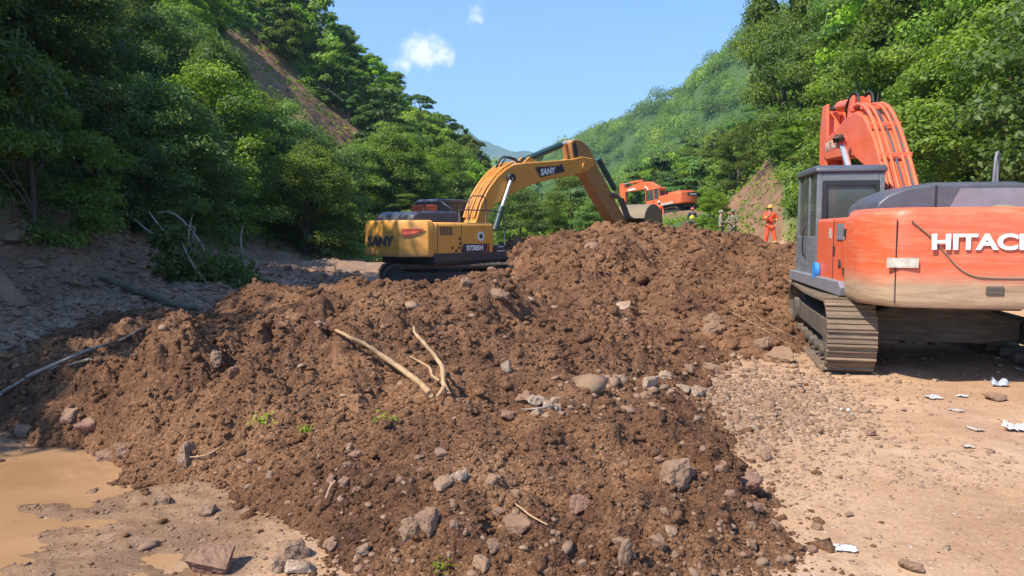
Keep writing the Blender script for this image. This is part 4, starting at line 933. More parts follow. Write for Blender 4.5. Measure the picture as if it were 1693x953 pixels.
for y, z in ((.9, 3.0), (1.5, 3.56), (2.1, 3.93), (2.75, 4.0)): box('pipe_clamp', BX-.235, BX+.235, y-.03, y+.03, z-.02, z+.05, M['or_paint'], boom, .008)
for xo in (-.12, .12): pipe('hose', [(BX+xo, 2.6, 3.98), (BX+xo, 2.75, 4.28), (BX+xo, 3.1, 4.36), (BX+xo, 3.45, 4.25), (BX+xo, 3.6, 4.1)], .022, M['black'], boom, 6)
text('lettering', 'HITACHI', .24, M['plate'], boom, (BX-.231, 4.1, 3.53), (0, -1, 0), (0, .0, 1), .004, .008, 0, 1.15)
bm = bmesh.new()
for xo in (-.40, .40): add_cyl(bm, (BX+xo, .95, 1.55), (BX+xo, 1.75, 2.65), .085)
for xo in (-.40, .40): add_cyl(bm, (BX+xo-.07, 2.62, 3.42), (BX+xo+.07, 2.62, 3.42), .11)
bmobj('boom_cylinder', bm, M['or_paint'], boom, .008, True)
bm = bmesh.new()
for xo in (-.40, .40): add_cyl(bm, (BX+xo, 1.7, 2.58), (BX+xo, 2.6, 3.40), .055)
bmobj('cylinder_rod', bm, M['chrome'], boom, 0, True)
V0, F0 = ico(2)
rg = np.random.default_rng(3)
for xo in (-.46, .46):
    bm = bmesh.new()
    vs = [bm.verts.new((BX+xo+v[0]*.09*(1+.3*rg.normal()), 2.55+v[1]*.22*(1+.3*rg.normal()), 3.48+v[2]*.08)) for v in V0]
    for f in F0: bm.faces.new([vs[i] for i in f])
    bmobj('mud_clod', bm, M['muddy'], boom)
arm = empty('dipper_arm', (0, 0, 0)); arm.parent = ex
bm = bmesh.new(); ap = [(4.85, 4.45), (5.25, 4.45), (5.42, 3.8), (5.3, 2.4), (5.1, 1.1), (4.95, 1.1), (4.85, 2.4), (4.75, 3.5)]
add_prism(bm, ap, BX-.19, BX-.13); add_prism(bm, ap, BX+.13, BX+.19); add_prism(bm, [(y*.0+y+.02, z) for y, z in ((4.98, 4.15), (5.1, 4.35), (5.2, 3.8), (5.18, 2.4), (5.05, 1.2), (5.0, 1.2), (4.95, 2.4), (4.9, 3.5))], BX-.129, BX+.129)
bmobj('arm_box', bm, M['or_boom'], arm, .012, True)
cyl('arm_cylinder', (BX, 3.0, 4.18), (BX, 4.5, 4.34), .11, M['or_boom'], boom); cyl('cylinder_rod', (BX, 4.5, 4.34), (BX, 5.05, 4.38), .055, M['dark'], boom)
bm = bmesh.new(); add_prism(bm, [(2.9, 3.85), (3.4, 3.8), (3.15, 4.28), (2.95, 4.3)], BX-.16, BX-.11); add_prism(bm, [(2.9, 3.85), (3.4, 3.8), (3.15, 4.28), (2.95, 4.3)], BX+.11, BX+.16); bmobj('cylinder_lug', bm, M['or_boom'], boom, .01, True)
def bucket(parent, y, z, w, s, mat, rot=0.0, teeth=5, x0=0.0):
    # open digging bucket: curved shell, side plates, cutting lip with teeth; profile in (y,z)
    sh = []
    for k in range(13):
        a = R(-70+k*(235/12)); sh.append((.62*math.cos(a)*(1 if k < 9 else 1.0), .62*math.sin(a)))
    sh = [(-.1, -.72)]+sh[0:]; c, q = math.cos(rot), math.sin(rot)
    def T(p): return (y+s*(p[0]*c-p[1]*q), z+s*(p[0]*q+p[1]*c))
    b = empty('bucket', (0, 0, 0)); b.parent = parent; th = .035
    bm = bmesh.new(); outer = [T(p) for p in sh]; inner = [T((p[0]*.93, p[1]*.93)) for p in sh]
    add_prism(bm, outer+inner[::-1], x0-w/2, x0+w/2); bmobj('bucket_shell', bm, mat, b, .006, True)
    for xs in (-w/2-.03, w/2-.005):
        bm = bmesh.new(); add_prism(bm, outer, x0+xs, x0+xs+.035); bmobj('side_plate', bm, mat, b, .008, True)
    for k in range(teeth):
        xt = x0-w/2+.06+k*(w-.12)/(teeth-1); bm = bmesh.new(); p0, p1 = T((-.1, -.70)), T((-.42, -.83)); 
        A = [bm.verts.new((xt+dx, p0[0], p0[1]+dz)) for dx, dz in ((-.06, -.05), (.06, -.05), (.06, .05), (-.06, .05))]; B = [bm.verts.new((xt+dx, p1[0], p1[1]+dz)) for dx, dz in ((-.03, -.015), (.03, -.015), (.03, .015), (-.03, .015))]
        bm.faces.new(A[::-1]); bm.faces.new(B)
        for i in range(4): bm.faces.new((A[i], A[(i+1) % 4], B[(i+1) % 4], B[i]))
        bmobj('tooth', bm, M['plate'], b)
    return b
bucket(ex, 5.2, .75, 1.1, .85, M['bucket'], R(200), 5, BX)

# ------------------------------------------------------------------ yellow excavator on the left
TS = R(45); ES = (-1.95, 22.0, .18)
sy = empty('excavator', ES, -TS, 'yellow-orange excavator digging with a long raised boom behind the soil heap', 'excavator')
ux = -R(32)
track(sy, -.98, .55, 3.7, .76, M['shoed'], M['underd'], ux); track(sy, .98, .55, 3.7, .76, M['shoed'], M['underd'], ux)
bm = bmesh.new(); add_prism(bm, [(-.85, .35), (.85, .35), (.9, .6), (.5, .8), (-.5, .8), (-.9, .6)], -.75, .75, 'x'); add_cyl(bm, (0, 0, .7), (0, 0, .9), .75, seg=32); add_box(bm, -.95, .95, -.35, .35, .4, .7)
o = bmobj('car_body', bm, M['underd'], sy, .03, True); o.rotation_euler = (0, 0, ux)
box('upper_frame', -1.15, 1.20, -1.4, 1.32, .76, 1.0, M['underd'], sy, .02)
cwp = [(-1.25, -1.45), (-1.2, -1.85), (-.95, -2.1), (.70, -2.16), (1.25, -1.62), (1.25, -1.42)]
bm = bmesh.new(); rings = []
for z, q in ((.97, .97), (1.01, 1.0), (1.25, 1.01), (1.62, 1.0), (1.84, .985), (1.93, .95), (1.955, .9)):
    rings.append([bm.verts.new((x*q, -1.42+(y+1.42)*q, z)) for x, y in cwp])
n = len(cwp)
for a_, b_ in zip(rings[:-1], rings[1:]):
    for i in range(n): bm.faces.new((a_[i], a_[(i+1) % n], b_[(i+1) % n], b_[i]))
bm.faces.new(rings[0][::-1]); bm.faces.new(rings[-1]); cws = bmobj('counterweight', bm, M['ye_paint'], sy, .03, True)
rv = Vector((.70+.95, -2.16+2.1, 0)).normalized(); nv = Vector((rv.y, -rv.x, 0))
pc = Vector((-.18, -2.135, 1.38))+nv*.03
text('lettering', 'SANY', .36, M['greylet'], cws, pc, rv, (0, 0, 1), .006, .012, .12, 1.35)
cv = Vector((.55, .54, 0)).normalized(); cn = Vector((cv.y, -cv.x, 0)); cc = Vector((.975, -1.89, 1.62))+cn*.022
sheet('tail_lamp', [(-.30, .10), (.30, .10), (.15, -.02), (-.12, -.10), (-.30, -.10)], M['red'], cws, cc, cv, (0, 0, 1), .02)
sheet('tail_lamp', [(-.28, .02), (.2, .04), (-.05, -.05), (-.28, -.05)], M['or_paint'], cws, cc+cn*.021, cv, (0, 0, 1), .008)
for k in range(9): box('vent_slat', 1.236, 1.243, -1.2+k*.05, -1.175+k*.05, 1.55, 1.78, M['dark'], sy, 0)
box('door_seam', 1.236, 1.24, -.45, -.435, 1.08, 1.85, M['black'], sy, 0); box('door_latch', 1.236, 1.25, -.54, -.49, 1.42, 1.5, M['black'], sy, .004)
bm = bmesh.new(); add_box(bm, .55, 1.235, -1.415, .82, 1.0, 1.9); 
o = bmobj('side_cover', bm, M['ye_paint'], sy, .10, True)
box('door_seam', 1.236, 1.24, -1.30, -1.285, .95, 1.85, M['black'], sy, 0)
box('body_shell', -1.2, .548, -1.415, .55, .92, 1.86, M['ye_paint'], sy, .06)
box('lower_trim', 1.18, 1.25, -1.40, 1.3, .84, 1.06, M['dark'], sy, .015)
sheet('decal', [(-.52, .0), (-.42, .24), (.55, .24), (.55, 0)], M['dark'], sy, (1.237, .05, 1.07), (0, 1, 0), (0, 0, 1), .006)
for a_, b_ in ((-.62, .10), (-.72, .02), (-.58, .22), (-.86, .1)): sheet('decal', [(0, 0), (.08, 0), (.08, .07), (0, .07)], M['dark'], sy, (1.237, .05+a_, 1.07+b_), (0, 1, 0), (0, 0, 1), .006)
sheet('decal', [(0, 0), (.07, 0), (.2, .26), (.13, .26)], M['red'], sy, (1.245, .42, 1.06), (0, 1, 0), (0, 0, 1), .006)
text('lettering', 'SY305H', .19, M['white'], sy, (1.245, .05, 1.19), (0, 1, 0), (0, 0, 1), .004, .008, 0, 1.0)
cyl('round_sticker', (1.235, .28, 1.52), (1.243, .28, 1.52), .13, M['white'], sy); cyl('sticker_centre', (1.243, .28, 1.52), (1.247, .28, 1.52), .07, M['greylet'], sy)
box('step_box', .75, 1.24, .84, 1.30, .96, 1.26, M['dark'], sy, .02)
for z, w_ in ((1.2, .2), (1.08, .32)): 
    for k in range(6): sheet('decal', [(0, 0), (w_/9, 0), (w_/9, .03), (0, .03)], M['white'], sy, (1.241, 1.07-w_/2+k*w_/6, z), (0, 1, 0), (0, 0, 1), .003)
# engine hood, dark, and the load of orange boxes by the cab roof
bm = bmesh.new(); add_prism(bm, [(-1.75, 1.92), (-1.7, 2.1), (-1.5, 2.2), (-.2, 2.22), (.02, 2.12), (.08, 1.86)], -1.0, .72); bmobj('engine_hood', bm, M['hoodgrey'], sy, .07, True)
cab(sy, -1.24, -.32, -.05, 1.75, .92, 2.60, M['dark'], M['hoodgrey'], M['glass'], .75)
bm = bmesh.new(); add_box(bm, -1.0, -.25, -.45, -.07, 2.2, 2.42)
bmobj('tool_rack', bm, M['or_paint'], sy, .02, True)
# railings on the right deck
tubes('hand_rail', [([(1.1, -.05, 1.85), (1.1, -.05, 2.55), (1.1, .1, 2.65), (1.1, .5, 2.65), (1.1, .6, 2.55), (1.1, .6, 1.85)], [.018]*6), ([(1.15, -.45, 1.85), (1.15, -.45, 2.25), (1.15, .75, 2.25), (1.15, 1.2, 2.2), (1.15, 1.3, 1.9), (1.15, 1.32, 1.0)], [.018]*6)], M['dark'], sy)
tubes('exhaust_pipe', [([(-.2, -.6, 2.2), (-.2, -.6, 2.42), (-.1, -.5, 2.5), (.2, -.3, 2.5), (.4, -.1, 2.3)], [.03]*5)], M['dark'], sy)
def L(px, py, xl=.30): return loc_px(ES, TS, px, py, xl, 0)
side = [(806, 378), (809, 352), (820, 338), (836, 326), (862, 314), (884, 304), (915, 296), (950, 290), (972, 285), (985, 272), (980, 262), (963, 259), (948, 263), (905, 267), (870, 269), (850, 272), (836, 280), (822, 293), (808, 312), (796, 336), (788, 362), (784, 378)]
bsp = [L(*p) for p in side]
bo = empty('boom', (0, 0, 0)); bo.parent = sy
prism('boom_box', bsp, -.30, .30, M['ye_boom'], bo, bev=.03)
top = [L(*p) for p in ((786, 362), (795, 335), (808, 310), (822, 291), (837, 278), (852, 270))]
for xo, r_ in ((-.22, .04), (-.12, .025), (.0, .03), (.12, .025), (.22, .035)):
    pipe('oil_pipe', [(xo, y, z+.04) for y, z in top], r_, M['ye_boom'], bo, 4)
tubes('hose', [([(-.1, y, z) for y, z in (L(835, 276), L(842, 262), L(848, 258), L(858, 259), L(868, 262), L(870, 268))], [.03]*6), ([(.1, y, z) for y, z in (L(835, 274), L(844, 260), L(852, 262), L(862, 266), L(870, 268))], [.025]*5)], M['black'], bo)
a_ = L(885, 276)
dn = [L(884, 277), L(930, 274), L(934, 284), L(893, 294)]
o_ = Vector((.302, 0, 0)); bm = bmesh.new()
def facepoly(name, pts, xl, mat, parent, th=.006):
    bm = bmesh.new(); add_prism(bm, pts, xl, xl+th); return bmobj(name, bm, mat, parent)
facepoly('decal', dn, .301, M['dark'], bo)
for (p, q) in (((921, 276), 4), ((929, 281), 4), ((926, 272), 3)): facepoly('decal', [L(p[0], p[1]), L(p[0]+q, p[1]-.5), L(p[0]+q, p[1]+2.5), L(p[0], p[1]+3)], .301, M['dark'], bo)
tx0, tx1 = L(892, 286), L(918, 282.5); tv = Vector((0, tx1[0]-tx0[0], tx1[1]-tx0[1]))
text('lettering', 'SANY', tv.length*.36, M['white'], bo, (.309, (tx0[0]+tx1[0])/2, (tx0[1]+tx1[1])/2), tv, (0, 0, 1), .004, .012, .15, 1.0)
# boom cylinders
p0, p1, p2 = L(818, 381, .42), L(830, 342, .42), L(846, 294, .42)
for xs in (-.42, .42):
    cyl('boom_cylinder', (xs, *p0), (xs, *p1), .10, M['tube_green'], bo); cyl('cylinder_rod', (xs, *p1), (xs, *p2), .055, M['chrome'], bo)
cyl('boom_pin', (-.47, *p2), (.47, *p2), .13, M['dark'], bo)
# arm cylinder on top of the boom
q0, q1, q2 = L(866, 266, 0), L(927, 240, 0), L(950, 233, 0)
cyl('arm_cylinder', (0, *q0), (0, *q1), .11, M['tube_green'], bo); cyl('cylinder_rod', (0, *q1), (0, *q2), .06, M['chrome'], bo)
bm = bmesh.new(); e0, e1, e2 = L(858, 270, 0), L(880, 268, 0), L(868, 260, 0)
for xs in (-.2, .14): add_prism(bm, [e0, e1, e2], xs, xs+.06)
bmobj('cylinder_lug', bm, M['ye_boom'], bo, .01, True)
ar = empty('dipper_arm', (0, 0, 0)); ar.parent = sy
asp = [L(*p, .22) for p in ((944, 236), (949, 231), (962, 233), (972, 241), (980, 256), (988, 276), (1008, 312), (1020, 337), (1030, 355), (1040, 372), (1036, 381), (1026, 379), (1012, 362), (990, 326), (972, 292), (956, 286), (948, 265))]
prism('arm_box', asp, -.22, .22, M['ye_arm'], ar, bev=.02)
facepoly('weld_plate', [L(*p, .22) for p in ((947, 240), (951, 234), (955, 250), (955, 262), (950, 262))], .221, M['dark'], ar, .01)
cyl('arm_pin', (-.36, *L(966, 276, .3)), (.36, *L(966, 276, .3)), .14, M['ye_boom'], ar)
c0, c1, c2 = L(984, 262, 0), L(1012, 315, 0), L(1026, 336, 0)
cyl('bucket_cylinder', (0, c0[0]+.15, c0[1]), (0, c1[0]+.15, c1[1]+.05), .10, M['tube_green'], ar); cyl('cylinder_rod', (0, c1[0]+.15, c1[1]+.05), (0, c2[0]+.12, c2[1]), .055, M['chrome'], ar)
bm = bmesh.new(); l0, l1, l2, l3 = L(1008, 325, .26), L(1027, 332, .26), L(1030, 345, .26), L(1035, 366, .26)
for xs in (-.30, .24): add_prism(bm, [l0, L(1012, 318, .26), L(1030, 330, .26), l1], xs, xs+.06); add_prism(bm, [L(1022, 330, .26), L(1030, 328, .26), L(1042, 360, .26), L(1034, 364, .26)], xs, xs+.06)
bmobj('bucket_linkage', bm, M['under'], ar, .01, True)
bl = L(1050, 364, 0); bucket(sy, bl[0]+.22, bl[1]-.02, 1.3, .98, M['bucket'], R(8), 5)

# ------------------------------------------------------------------ small orange excavator far behind
pf = at(1114, 352, 60); EF = (pf.x+1.1, 66.5, pf.z-.25)
fx = empty('excavator', EF, 0, 'small orange excavator tilted on a brown mound far behind the bucket', 'excavator', rot=(R(-7), R(-3), R(41)))
track(fx, -1.0, .55, 3.5, .8, M['shoed'], M['underd'], 0, pitch=.25, rollers=4); track(fx, 1.0, .55, 3.5, .8, M['shoed'], M['underd'], 0, pitch=.25, rollers=4)
bm = bmesh.new(); add_box(bm, -.8, .8, -.7, .7, .35, .75); add_cyl(bm, (0, 0, .7), (0, 0, .95), .6); bmobj('car_body', bm, M['underd'], fx, .02, True)
box('upper_frame', -1.2, 1.2, -1.6, 1.3, .92, 1.05, M['underd'], fx)
bm = bmesh.new(); add_prism(bm, [(-1.3, -1.5), (-1.15, -2.2), (-.6, -2.45), (.6, -2.45), (1.15, -2.2), (1.3, -1.5)], .98, 1.95, 'z'); bmobj('counterweight', bm, M['far_paint'], fx, .08, True)
sheet('decal', [(-.55, -.16), (.8, -.16), (.8, .12), (-.7, .12)], M['dark'], fx, (.1, -2.453, 1.68), (1, 0, 0), (0, 0, 1)); 
for k in range(6): sheet('lettering', [(0, 0), (.11, 0), (.11, .12), (0, .12)], M['white'], fx, (-.2+k*.15, -2.461, 1.60), (1, 0, 0), (0, 0, 1))
box('body_shell', -1.28, 1.28, -1.5, .1, 1.05, 1.9, M['far_paint'], fx, .06); box('side_stripe', -1.292, -1.282, -1.45, -.1, 1.05, 1.25, M['plate'], fx, 0)
box('tool_box', .45, 1.25, .1, 1.4, 1.05, 1.7, M['far_paint'], fx, .05)
box('engine_hood', -.8, .8, -1.9, -.6, 1.9, 2.1, M['far_paint'], fx, .06)
cab(fx, -1.28, -.35, -.1, 1.55, 1.05, 2.65, M['far_paint'], M['far_paint'], M['glass'], .8)
fb = empty('boom', (0, 0, 0)); fb.parent = fx
prism('boom_box', [(.2, 1.5), (.5, 1.5), (1.3, 2.5), (2.2, 2.85), (4.6, 2.95), (4.7, 3.25), (2.6, 3.6), (1.7, 3.45), (.8, 2.9)], -.25, .25, M['far_paint'], fb, bev=.03)
sheet('lettering', [(0, 0), (.9, 0), (.9, .16), (0, .16)], M['white'], fb, (-.256, 4.2, 3.02), (0, -1, 0), (0, 0, 1))
cyl('arm_cylinder', (0, 2.6, 3.7), (0, 4.1, 3.75), .1, M['far_paint'], fb); cyl('cylinder_rod', (0, 4.1, 3.75), (0, 5.1, 3.75), .05, M['chrome'], fb)
for xs in (-.36, .36): cyl('boom_cylinder', (xs, .8, 1.4), (xs, 1.6, 2.5), .08, M['far_paint'], fb); cyl('cylinder_rod', (xs, 1.6, 2.5), (xs, 2.1, 3.1), .045, M['chrome'], fb)
fa = empty('dipper_arm', (0, 0, 0)); fa.parent = fx
prism('arm_box', [(4.75, 3.85), (5.15, 3.85), (5.3, 3.1), (5.05, 1.1), (4.85, 1.1), (4.6, 3.0)], -.18, .18, M['far_paint'], fa, bev=.02)
bucket(fx, 4.8, .8, 1.0, .8, M['bucket'], R(150), 4)
from mathutils import noise as mnoise
# ------------------------------------------------------------------ people
M['skin'] = mat_plain('skin', (.42, .24, .16), .55); M['hair'] = mat_plain('dark_hair', (.015, .012, .01), .8)
M['c_red'] = mat_plain('orange_red_cloth', (.80, .095, .035), .75, 0, 8, .25); M['c_refl'] = mat_plain('reflective_band', (.85, .72, .25), .4)
M['c_camo'] = mat_plain('camouflage_cloth', (.16, .165, .095), .85, 0, 11, .75); M['c_camo2'] = mat_plain('pale_camouflage_cloth', (.27, .24, .17), .85, 0, 11, .55)
M['c_yel'] = mat_plain('yellow_vest_cloth', (.72, .68, .05), .7); M['boot'] = mat_plain('black_boot', (.02, .018, .016), .6)
M['h_yel'] = mat_plain('yellow_helmet', (.75, .40, .08), .35); M['h_red'] = mat_plain('red_helmet', (.55, .10, .06), .35); M['c_dark'] = mat_plain('dark_trousers', (.03, .035, .05), .8)
def skin_obj(name, chains, mat, parent, root=0):
    V, E, Rr = [], [], []; idx = {}
    for ch in chains:
        prev = None
        for p in ch:
            key = tuple(round(c, 4) for c in p[:3])
            if key not in idx: idx[key] = len(V); V.append(p[:3]); Rr.append(p[3])
            if prev is not None and prev != idx[key]: E.append((prev, idx[key]))
            prev = idx[key]
    me = bpy.data.meshes.new(name); me.from_pydata(V, E, []); o = bpy.data.objects.new(name, me); col.objects.link(o); o.parent = parent
    o.modifiers.new('skin', 'SKIN'); s = o.modifiers.new('sub', 'SUBSURF'); s.levels = 1; s.render_levels = 2
    sv = me.skin_vertices[0].data
    for i, r in enumerate(Rr):
        r = r if isinstance(r, tuple) else (r, r); sv[i].radius = r; sv[i].use_root = (i == root)
    me.materials.append(mat); o.modifiers['skin'].use_smooth_shade = True; return o
def person(label, loc, face, top, bottom, hat, pose, vest=None, refl=False, group=None, pack=None):
    # pose: dict of left/right elbow, hand, knee, foot; local x right, y forward, 1.72 m tall
    p = empty('person', loc, -face, label, 'person', group)
    sh = {-1: (-.17, 0, 1.40), 1: (.17, 0, 1.40)}; chains = []
    body = [(0, 0, .94, (.13, .10)), (0, 0, 1.08, (.12, .09)), (0, .0, 1.25, (.15, .105)), (0, 0, 1.38, (.13, .09)), (0, 0, 1.46, .055), (0, .01, 1.54, .062), (0, .02, 1.61, (.078, .092)), (0, .01, 1.69, (.068, .08))]
    chains.append(body); chains.append([body[5], (0, .105, 1.575, .012)])
    sleeves, legs, boots = [], [], []
    for s in (-1, 1):
        el, ha = pose['el'][s], pose['ha'][s]; S = (*sh[s], .058); Ee = (*el, .043); Hh = (*ha, .030)
        ax = Vector(ha)-Vector(el); ax.normalize(); side_ = Vector((-ax.z*s, 0, ax.x*s)) if abs(ax.z) > .3 else Vector((0, 0, 1))
        palm = Vector(ha)+ax*.07; chains.append([body[3], S, Ee, Hh, (*palm, .032)])
        sv_ = ax.cross(Vector((0, 1, 0))); sv_ = sv_.normalized() if sv_.length > .1 else Vector((1, 0, 0))
        for k, ln in enumerate((.07, .08, .075, .06)):
            b = palm+sv_*(-.027+.018*k)+ax*.02; m_ = b+ax*ln*.55+Vector((0, .006, 0)); t_ = m_+ax*ln*.4+Vector((0, .02, -.006)); chains.append([(*palm, .032), (*b, .010), (*m_, .009), (*t_, .008)])
        tb = Vector(ha)+ax*.03-sv_*.035; chains.append([Hh, (*tb, .012), (*(tb+ax*.04-sv_*.015), .009)])
        hip = (.085*s, 0, .90, .085); kn = (*pose['kn'][s], .062); an = (*pose['ft'][s], .042); toe = (an[0]+.02*s, an[1]+.15, max(.03, an[2]-.06), .035)
        chains.append([body[0], hip, kn, an, toe])
        sleeves.append([(0, 0, 1.38, (.155, .115)), (*sh[s], .075), (*el, .062), (*(Vector(el)+(Vector(ha)-Vector(el))*.93), .047)])
        legs.append([(0, 0, .96, (.15, .125)), (.085*s, 0, .88, .108), (*pose['kn'][s], .085), (an[0], an[1], an[2]+.05, .072)])
        boots.append([(an[0], an[1]-.02, an[2]+.08, .062), (an[0], an[1]-.01, max(.05, an[2]-.04), .055), (toe[0], toe[1], toe[2], .045)])
    skin_obj('body', chains, M['skin'], p)
    skin_obj('jacket', [[(0, 0, .93, (.155, .125)), (0, 0, 1.08, (.145, .115)), (0, 0, 1.25, (.175, .13)), (0, 0, 1.38, (.155, .115)), (0, 0, 1.455, .07)]]+sleeves, top, p)
    skin_obj('trousers', legs, bottom, p)
    for b in boots: skin_obj('boot', [b], M['boot'], p)
    for s in (-1, 1): cyl('eye', (.03*s, .092, 1.605), (.03*s, .102, 1.605), .011, M['hair'], p)
    box('mouth', -.022, .022, .093, .1, 1.55, 1.556, M['red'], p, 0)
    bm = bmesh.new(); bmesh.ops.create_uvsphere(bm, u_segments=20, v_segments=12, radius=1)
    for v in bm.verts: v.co = Vector((v.co.x*.115, v.co.y*.135+.01, 1.645+max(v.co.z, -.12)*.115))
    hm_ = bmobj('helmet' if hat[0] == 'helmet' else 'cap', bm, hat[1], p, 0, True)
    if hat[0] == 'helmet':
        bm = bmesh.new(); add_cyl(bm, (0, .02, 1.628), (0, .02, 1.64), .14, .128, 24); bmobj('brim', bm, hat[1], hm_, 0, True)
    else:
        bm = bmesh.new(); add_prism(bm, [(-.08, .10), (.08, .10), (.06, .20), (-.06, .20)], 1.632, 1.644, 'z'); bmobj('brim', bm, hat[1], hm_, .004, True)
    if refl:
        bm = bmesh.new()
        for s in (-1, 1):
            a = Vector(pose['el'][s]); b = Vector(pose['ha'][s]); q = a+(b-a)*.55; add_cyl(bm, q, q+(b-a)*.14, .066, .062, 14)
            kn = Vector(pose['kn'][s]); ft = Vector(pose['ft'][s]); q = kn+(ft-kn)*.5; add_cyl(bm, q, q+(ft-kn)*.1, .088, .085, 14)
        bmobj('reflective_band', bm, M['c_refl'], p, 0, True)
    if vest:
        skin_obj('vest', [[(0, 0, .98, (.165, .135)), (0, 0, 1.15, (.17, .14)), (0, 0, 1.38, (.17, .13))]], vest, p)
    if pack: 
        bm = bmesh.new(); add_box(bm, -.14, .14, -.27, -.13, 1.05, 1.42); bmobj('backpack', bm, pack, p, .04, True)
    return p
def foot(px, py, Y):
    b = at(px, py, Y); return (b.x, Y, b.z)
stand = {'el': {-1: (-.26, -.02, 1.14), 1: (.26, -.02, 1.14)}, 'ha': {-1: (-.27, .06, .90), 1: (.27, .06, .90)}, 'kn': {-1: (-.11, .02, .50), 1: (.11, .02, .50)}, 'ft': {-1: (-.13, 0, .10), 1: (.13, 0, .10)}}
phone = {'el': {-1: (-.27, .02, 1.14), 1: (.27, .06, 1.16)}, 'ha': {-1: (-.10, .26, 1.12), 1: (.12, .26, 1.30)}, 'kn': {-1: (-.16, .06, .52), 1: (.13, .04, .50)}, 'ft': {-1: (-.22, .1, .10), 1: (.17, -.02, .10)}}
talk = {'el': {-1: (-.25, .06, 1.15), 1: (.24, .10, 1.15)}, 'ha': {-1: (-.12, .28, 1.14), 1: (.02, .30, 1.12)}, 'kn': stand['kn'], 'ft': stand['ft']}
person('firefighter in orange-red coveralls and yellow helmet standing left of the red excavator cab', foot(1272, 412, 30), R(185), M['c_red'], M['c_red'], ('helmet', M['h_yel']), phone, refl=True)
person('soldier in green camouflage standing with hands together, nearer the firefighter', foot(1211, 407, 36), R(215), M['c_camo'], M['c_camo'], ('cap', M['c_camo']), talk)
person('soldier in pale camouflage turned to the other soldier, left one of the pair', foot(1191, 407, 37), R(120), M['c_camo2'], M['c_camo'], ('cap', M['c_camo2']), talk)
person('rescuer in an orange-red jacket below the far excavator cab', foot(1089, 380, 46), R(200), M['c_red'], M['c_dark'], ('helmet', M['plate']), stand)
person('person in yellow vest and red helmet half hidden by weeds under the far excavator', foot(1144, 391, 46), R(190), M['c_dark'], M['c_dark'], ('helmet', M['h_red']), stand, vest=M['c_yel'])
# grey sack at the firefighter's feet
def hull(name, pts, mat, bev=.0, smooth=False, parent=None):
    bm = bmesh.new()
    for p in pts: bm.verts.new(p)
    r = bmesh.ops.convex_hull(bm, input=bm.verts); bmesh.ops.delete(bm, geom=[g_ for g_ in r['geom_interior'] if isinstance(g_, bmesh.types.BMVert)], context='VERTS')
    return bmobj(name, bm, mat, parent, bev, smooth)
rg = np.random.default_rng(77)
def rock(px, py, w, hgt, mat, label, kind='rock', group=None, boxy=.5, seed=None, tilt=.35, Yfix=None, sink=.22):
    g_ = np.random.default_rng(seed if seed is not None else int(px*7+py))
    P = at(px, py, Yfix) if Yfix else hit(px, py)
    s = w*P.y/FPX/2*.84; sh_ = hgt*P.y/FPX/2*.84; pts = []
    n = 26
    d = np.array([(a, b, c) for a in (-1, 1) for b in (-1, 1) for c in (-1, 1)], float)*.82+g_.normal(0, .27, (8, 3)); ex_ = g_.normal(size=(6, 3)); ex_ /= np.linalg.norm(ex_, axis=1)[:, None]; d = np.r_[d*np.array([1, g_.uniform(.55, 1), g_.uniform(.6, 1)]), ex_*1.05, g_.normal(0, .55, (6, 3))]
    Rm = Matrix.Rotation(g_.uniform(0, 6.28), 3, 'Z')@Matrix.Rotation(g_.normal(0, tilt), 3, 'X')
    for q in d: pts.append(Rm@Vector((q[0]*s, q[1]*s*.9, q[2]*sh_*1.05)))
    o = hull('rock' if kind == 'rock' else kind, pts, mat, 0, False); me_ = o.data; bm = bmesh.new(); bm.from_mesh(me_); bmesh.ops.triangulate(bm, faces=bm.faces)
    mean = s*.8
    for it in range(3 if w > 18 else 2):
        bmesh.ops.subdivide_edges(bm, edges=[e for e in bm.edges if e.calc_length() > mean*.3], cuts=1, use_grid_fill=True, smooth=.12); bmesh.ops.triangulate(bm, faces=bm.faces)
    bm.normal_update(); of = Vector((px*.13, py*.17, 0))
    for v_ in bm.verts: v_.co += v_.normal*s*(.16*mnoise.noise(v_.co/s*1.6+of)+.10*mnoise.noise(v_.co/s*4.5+of)+.05*mnoise.noise(v_.co/s*11+of))
    bm.to_mesh(me_); bm.free(); zmin = min(v.co.z for v in o.data.vertices)
    o.location = P+Vector((0, s*.5, -zmin-(sink+.12)*2*sh_))
    tag(o, label, 'rock', group); return o
RB, RR_, RP, RG, RT = M['rock_brown'], M['rock_red'], M['rock_pale'], M['rock_grey'], M['rock_tan']
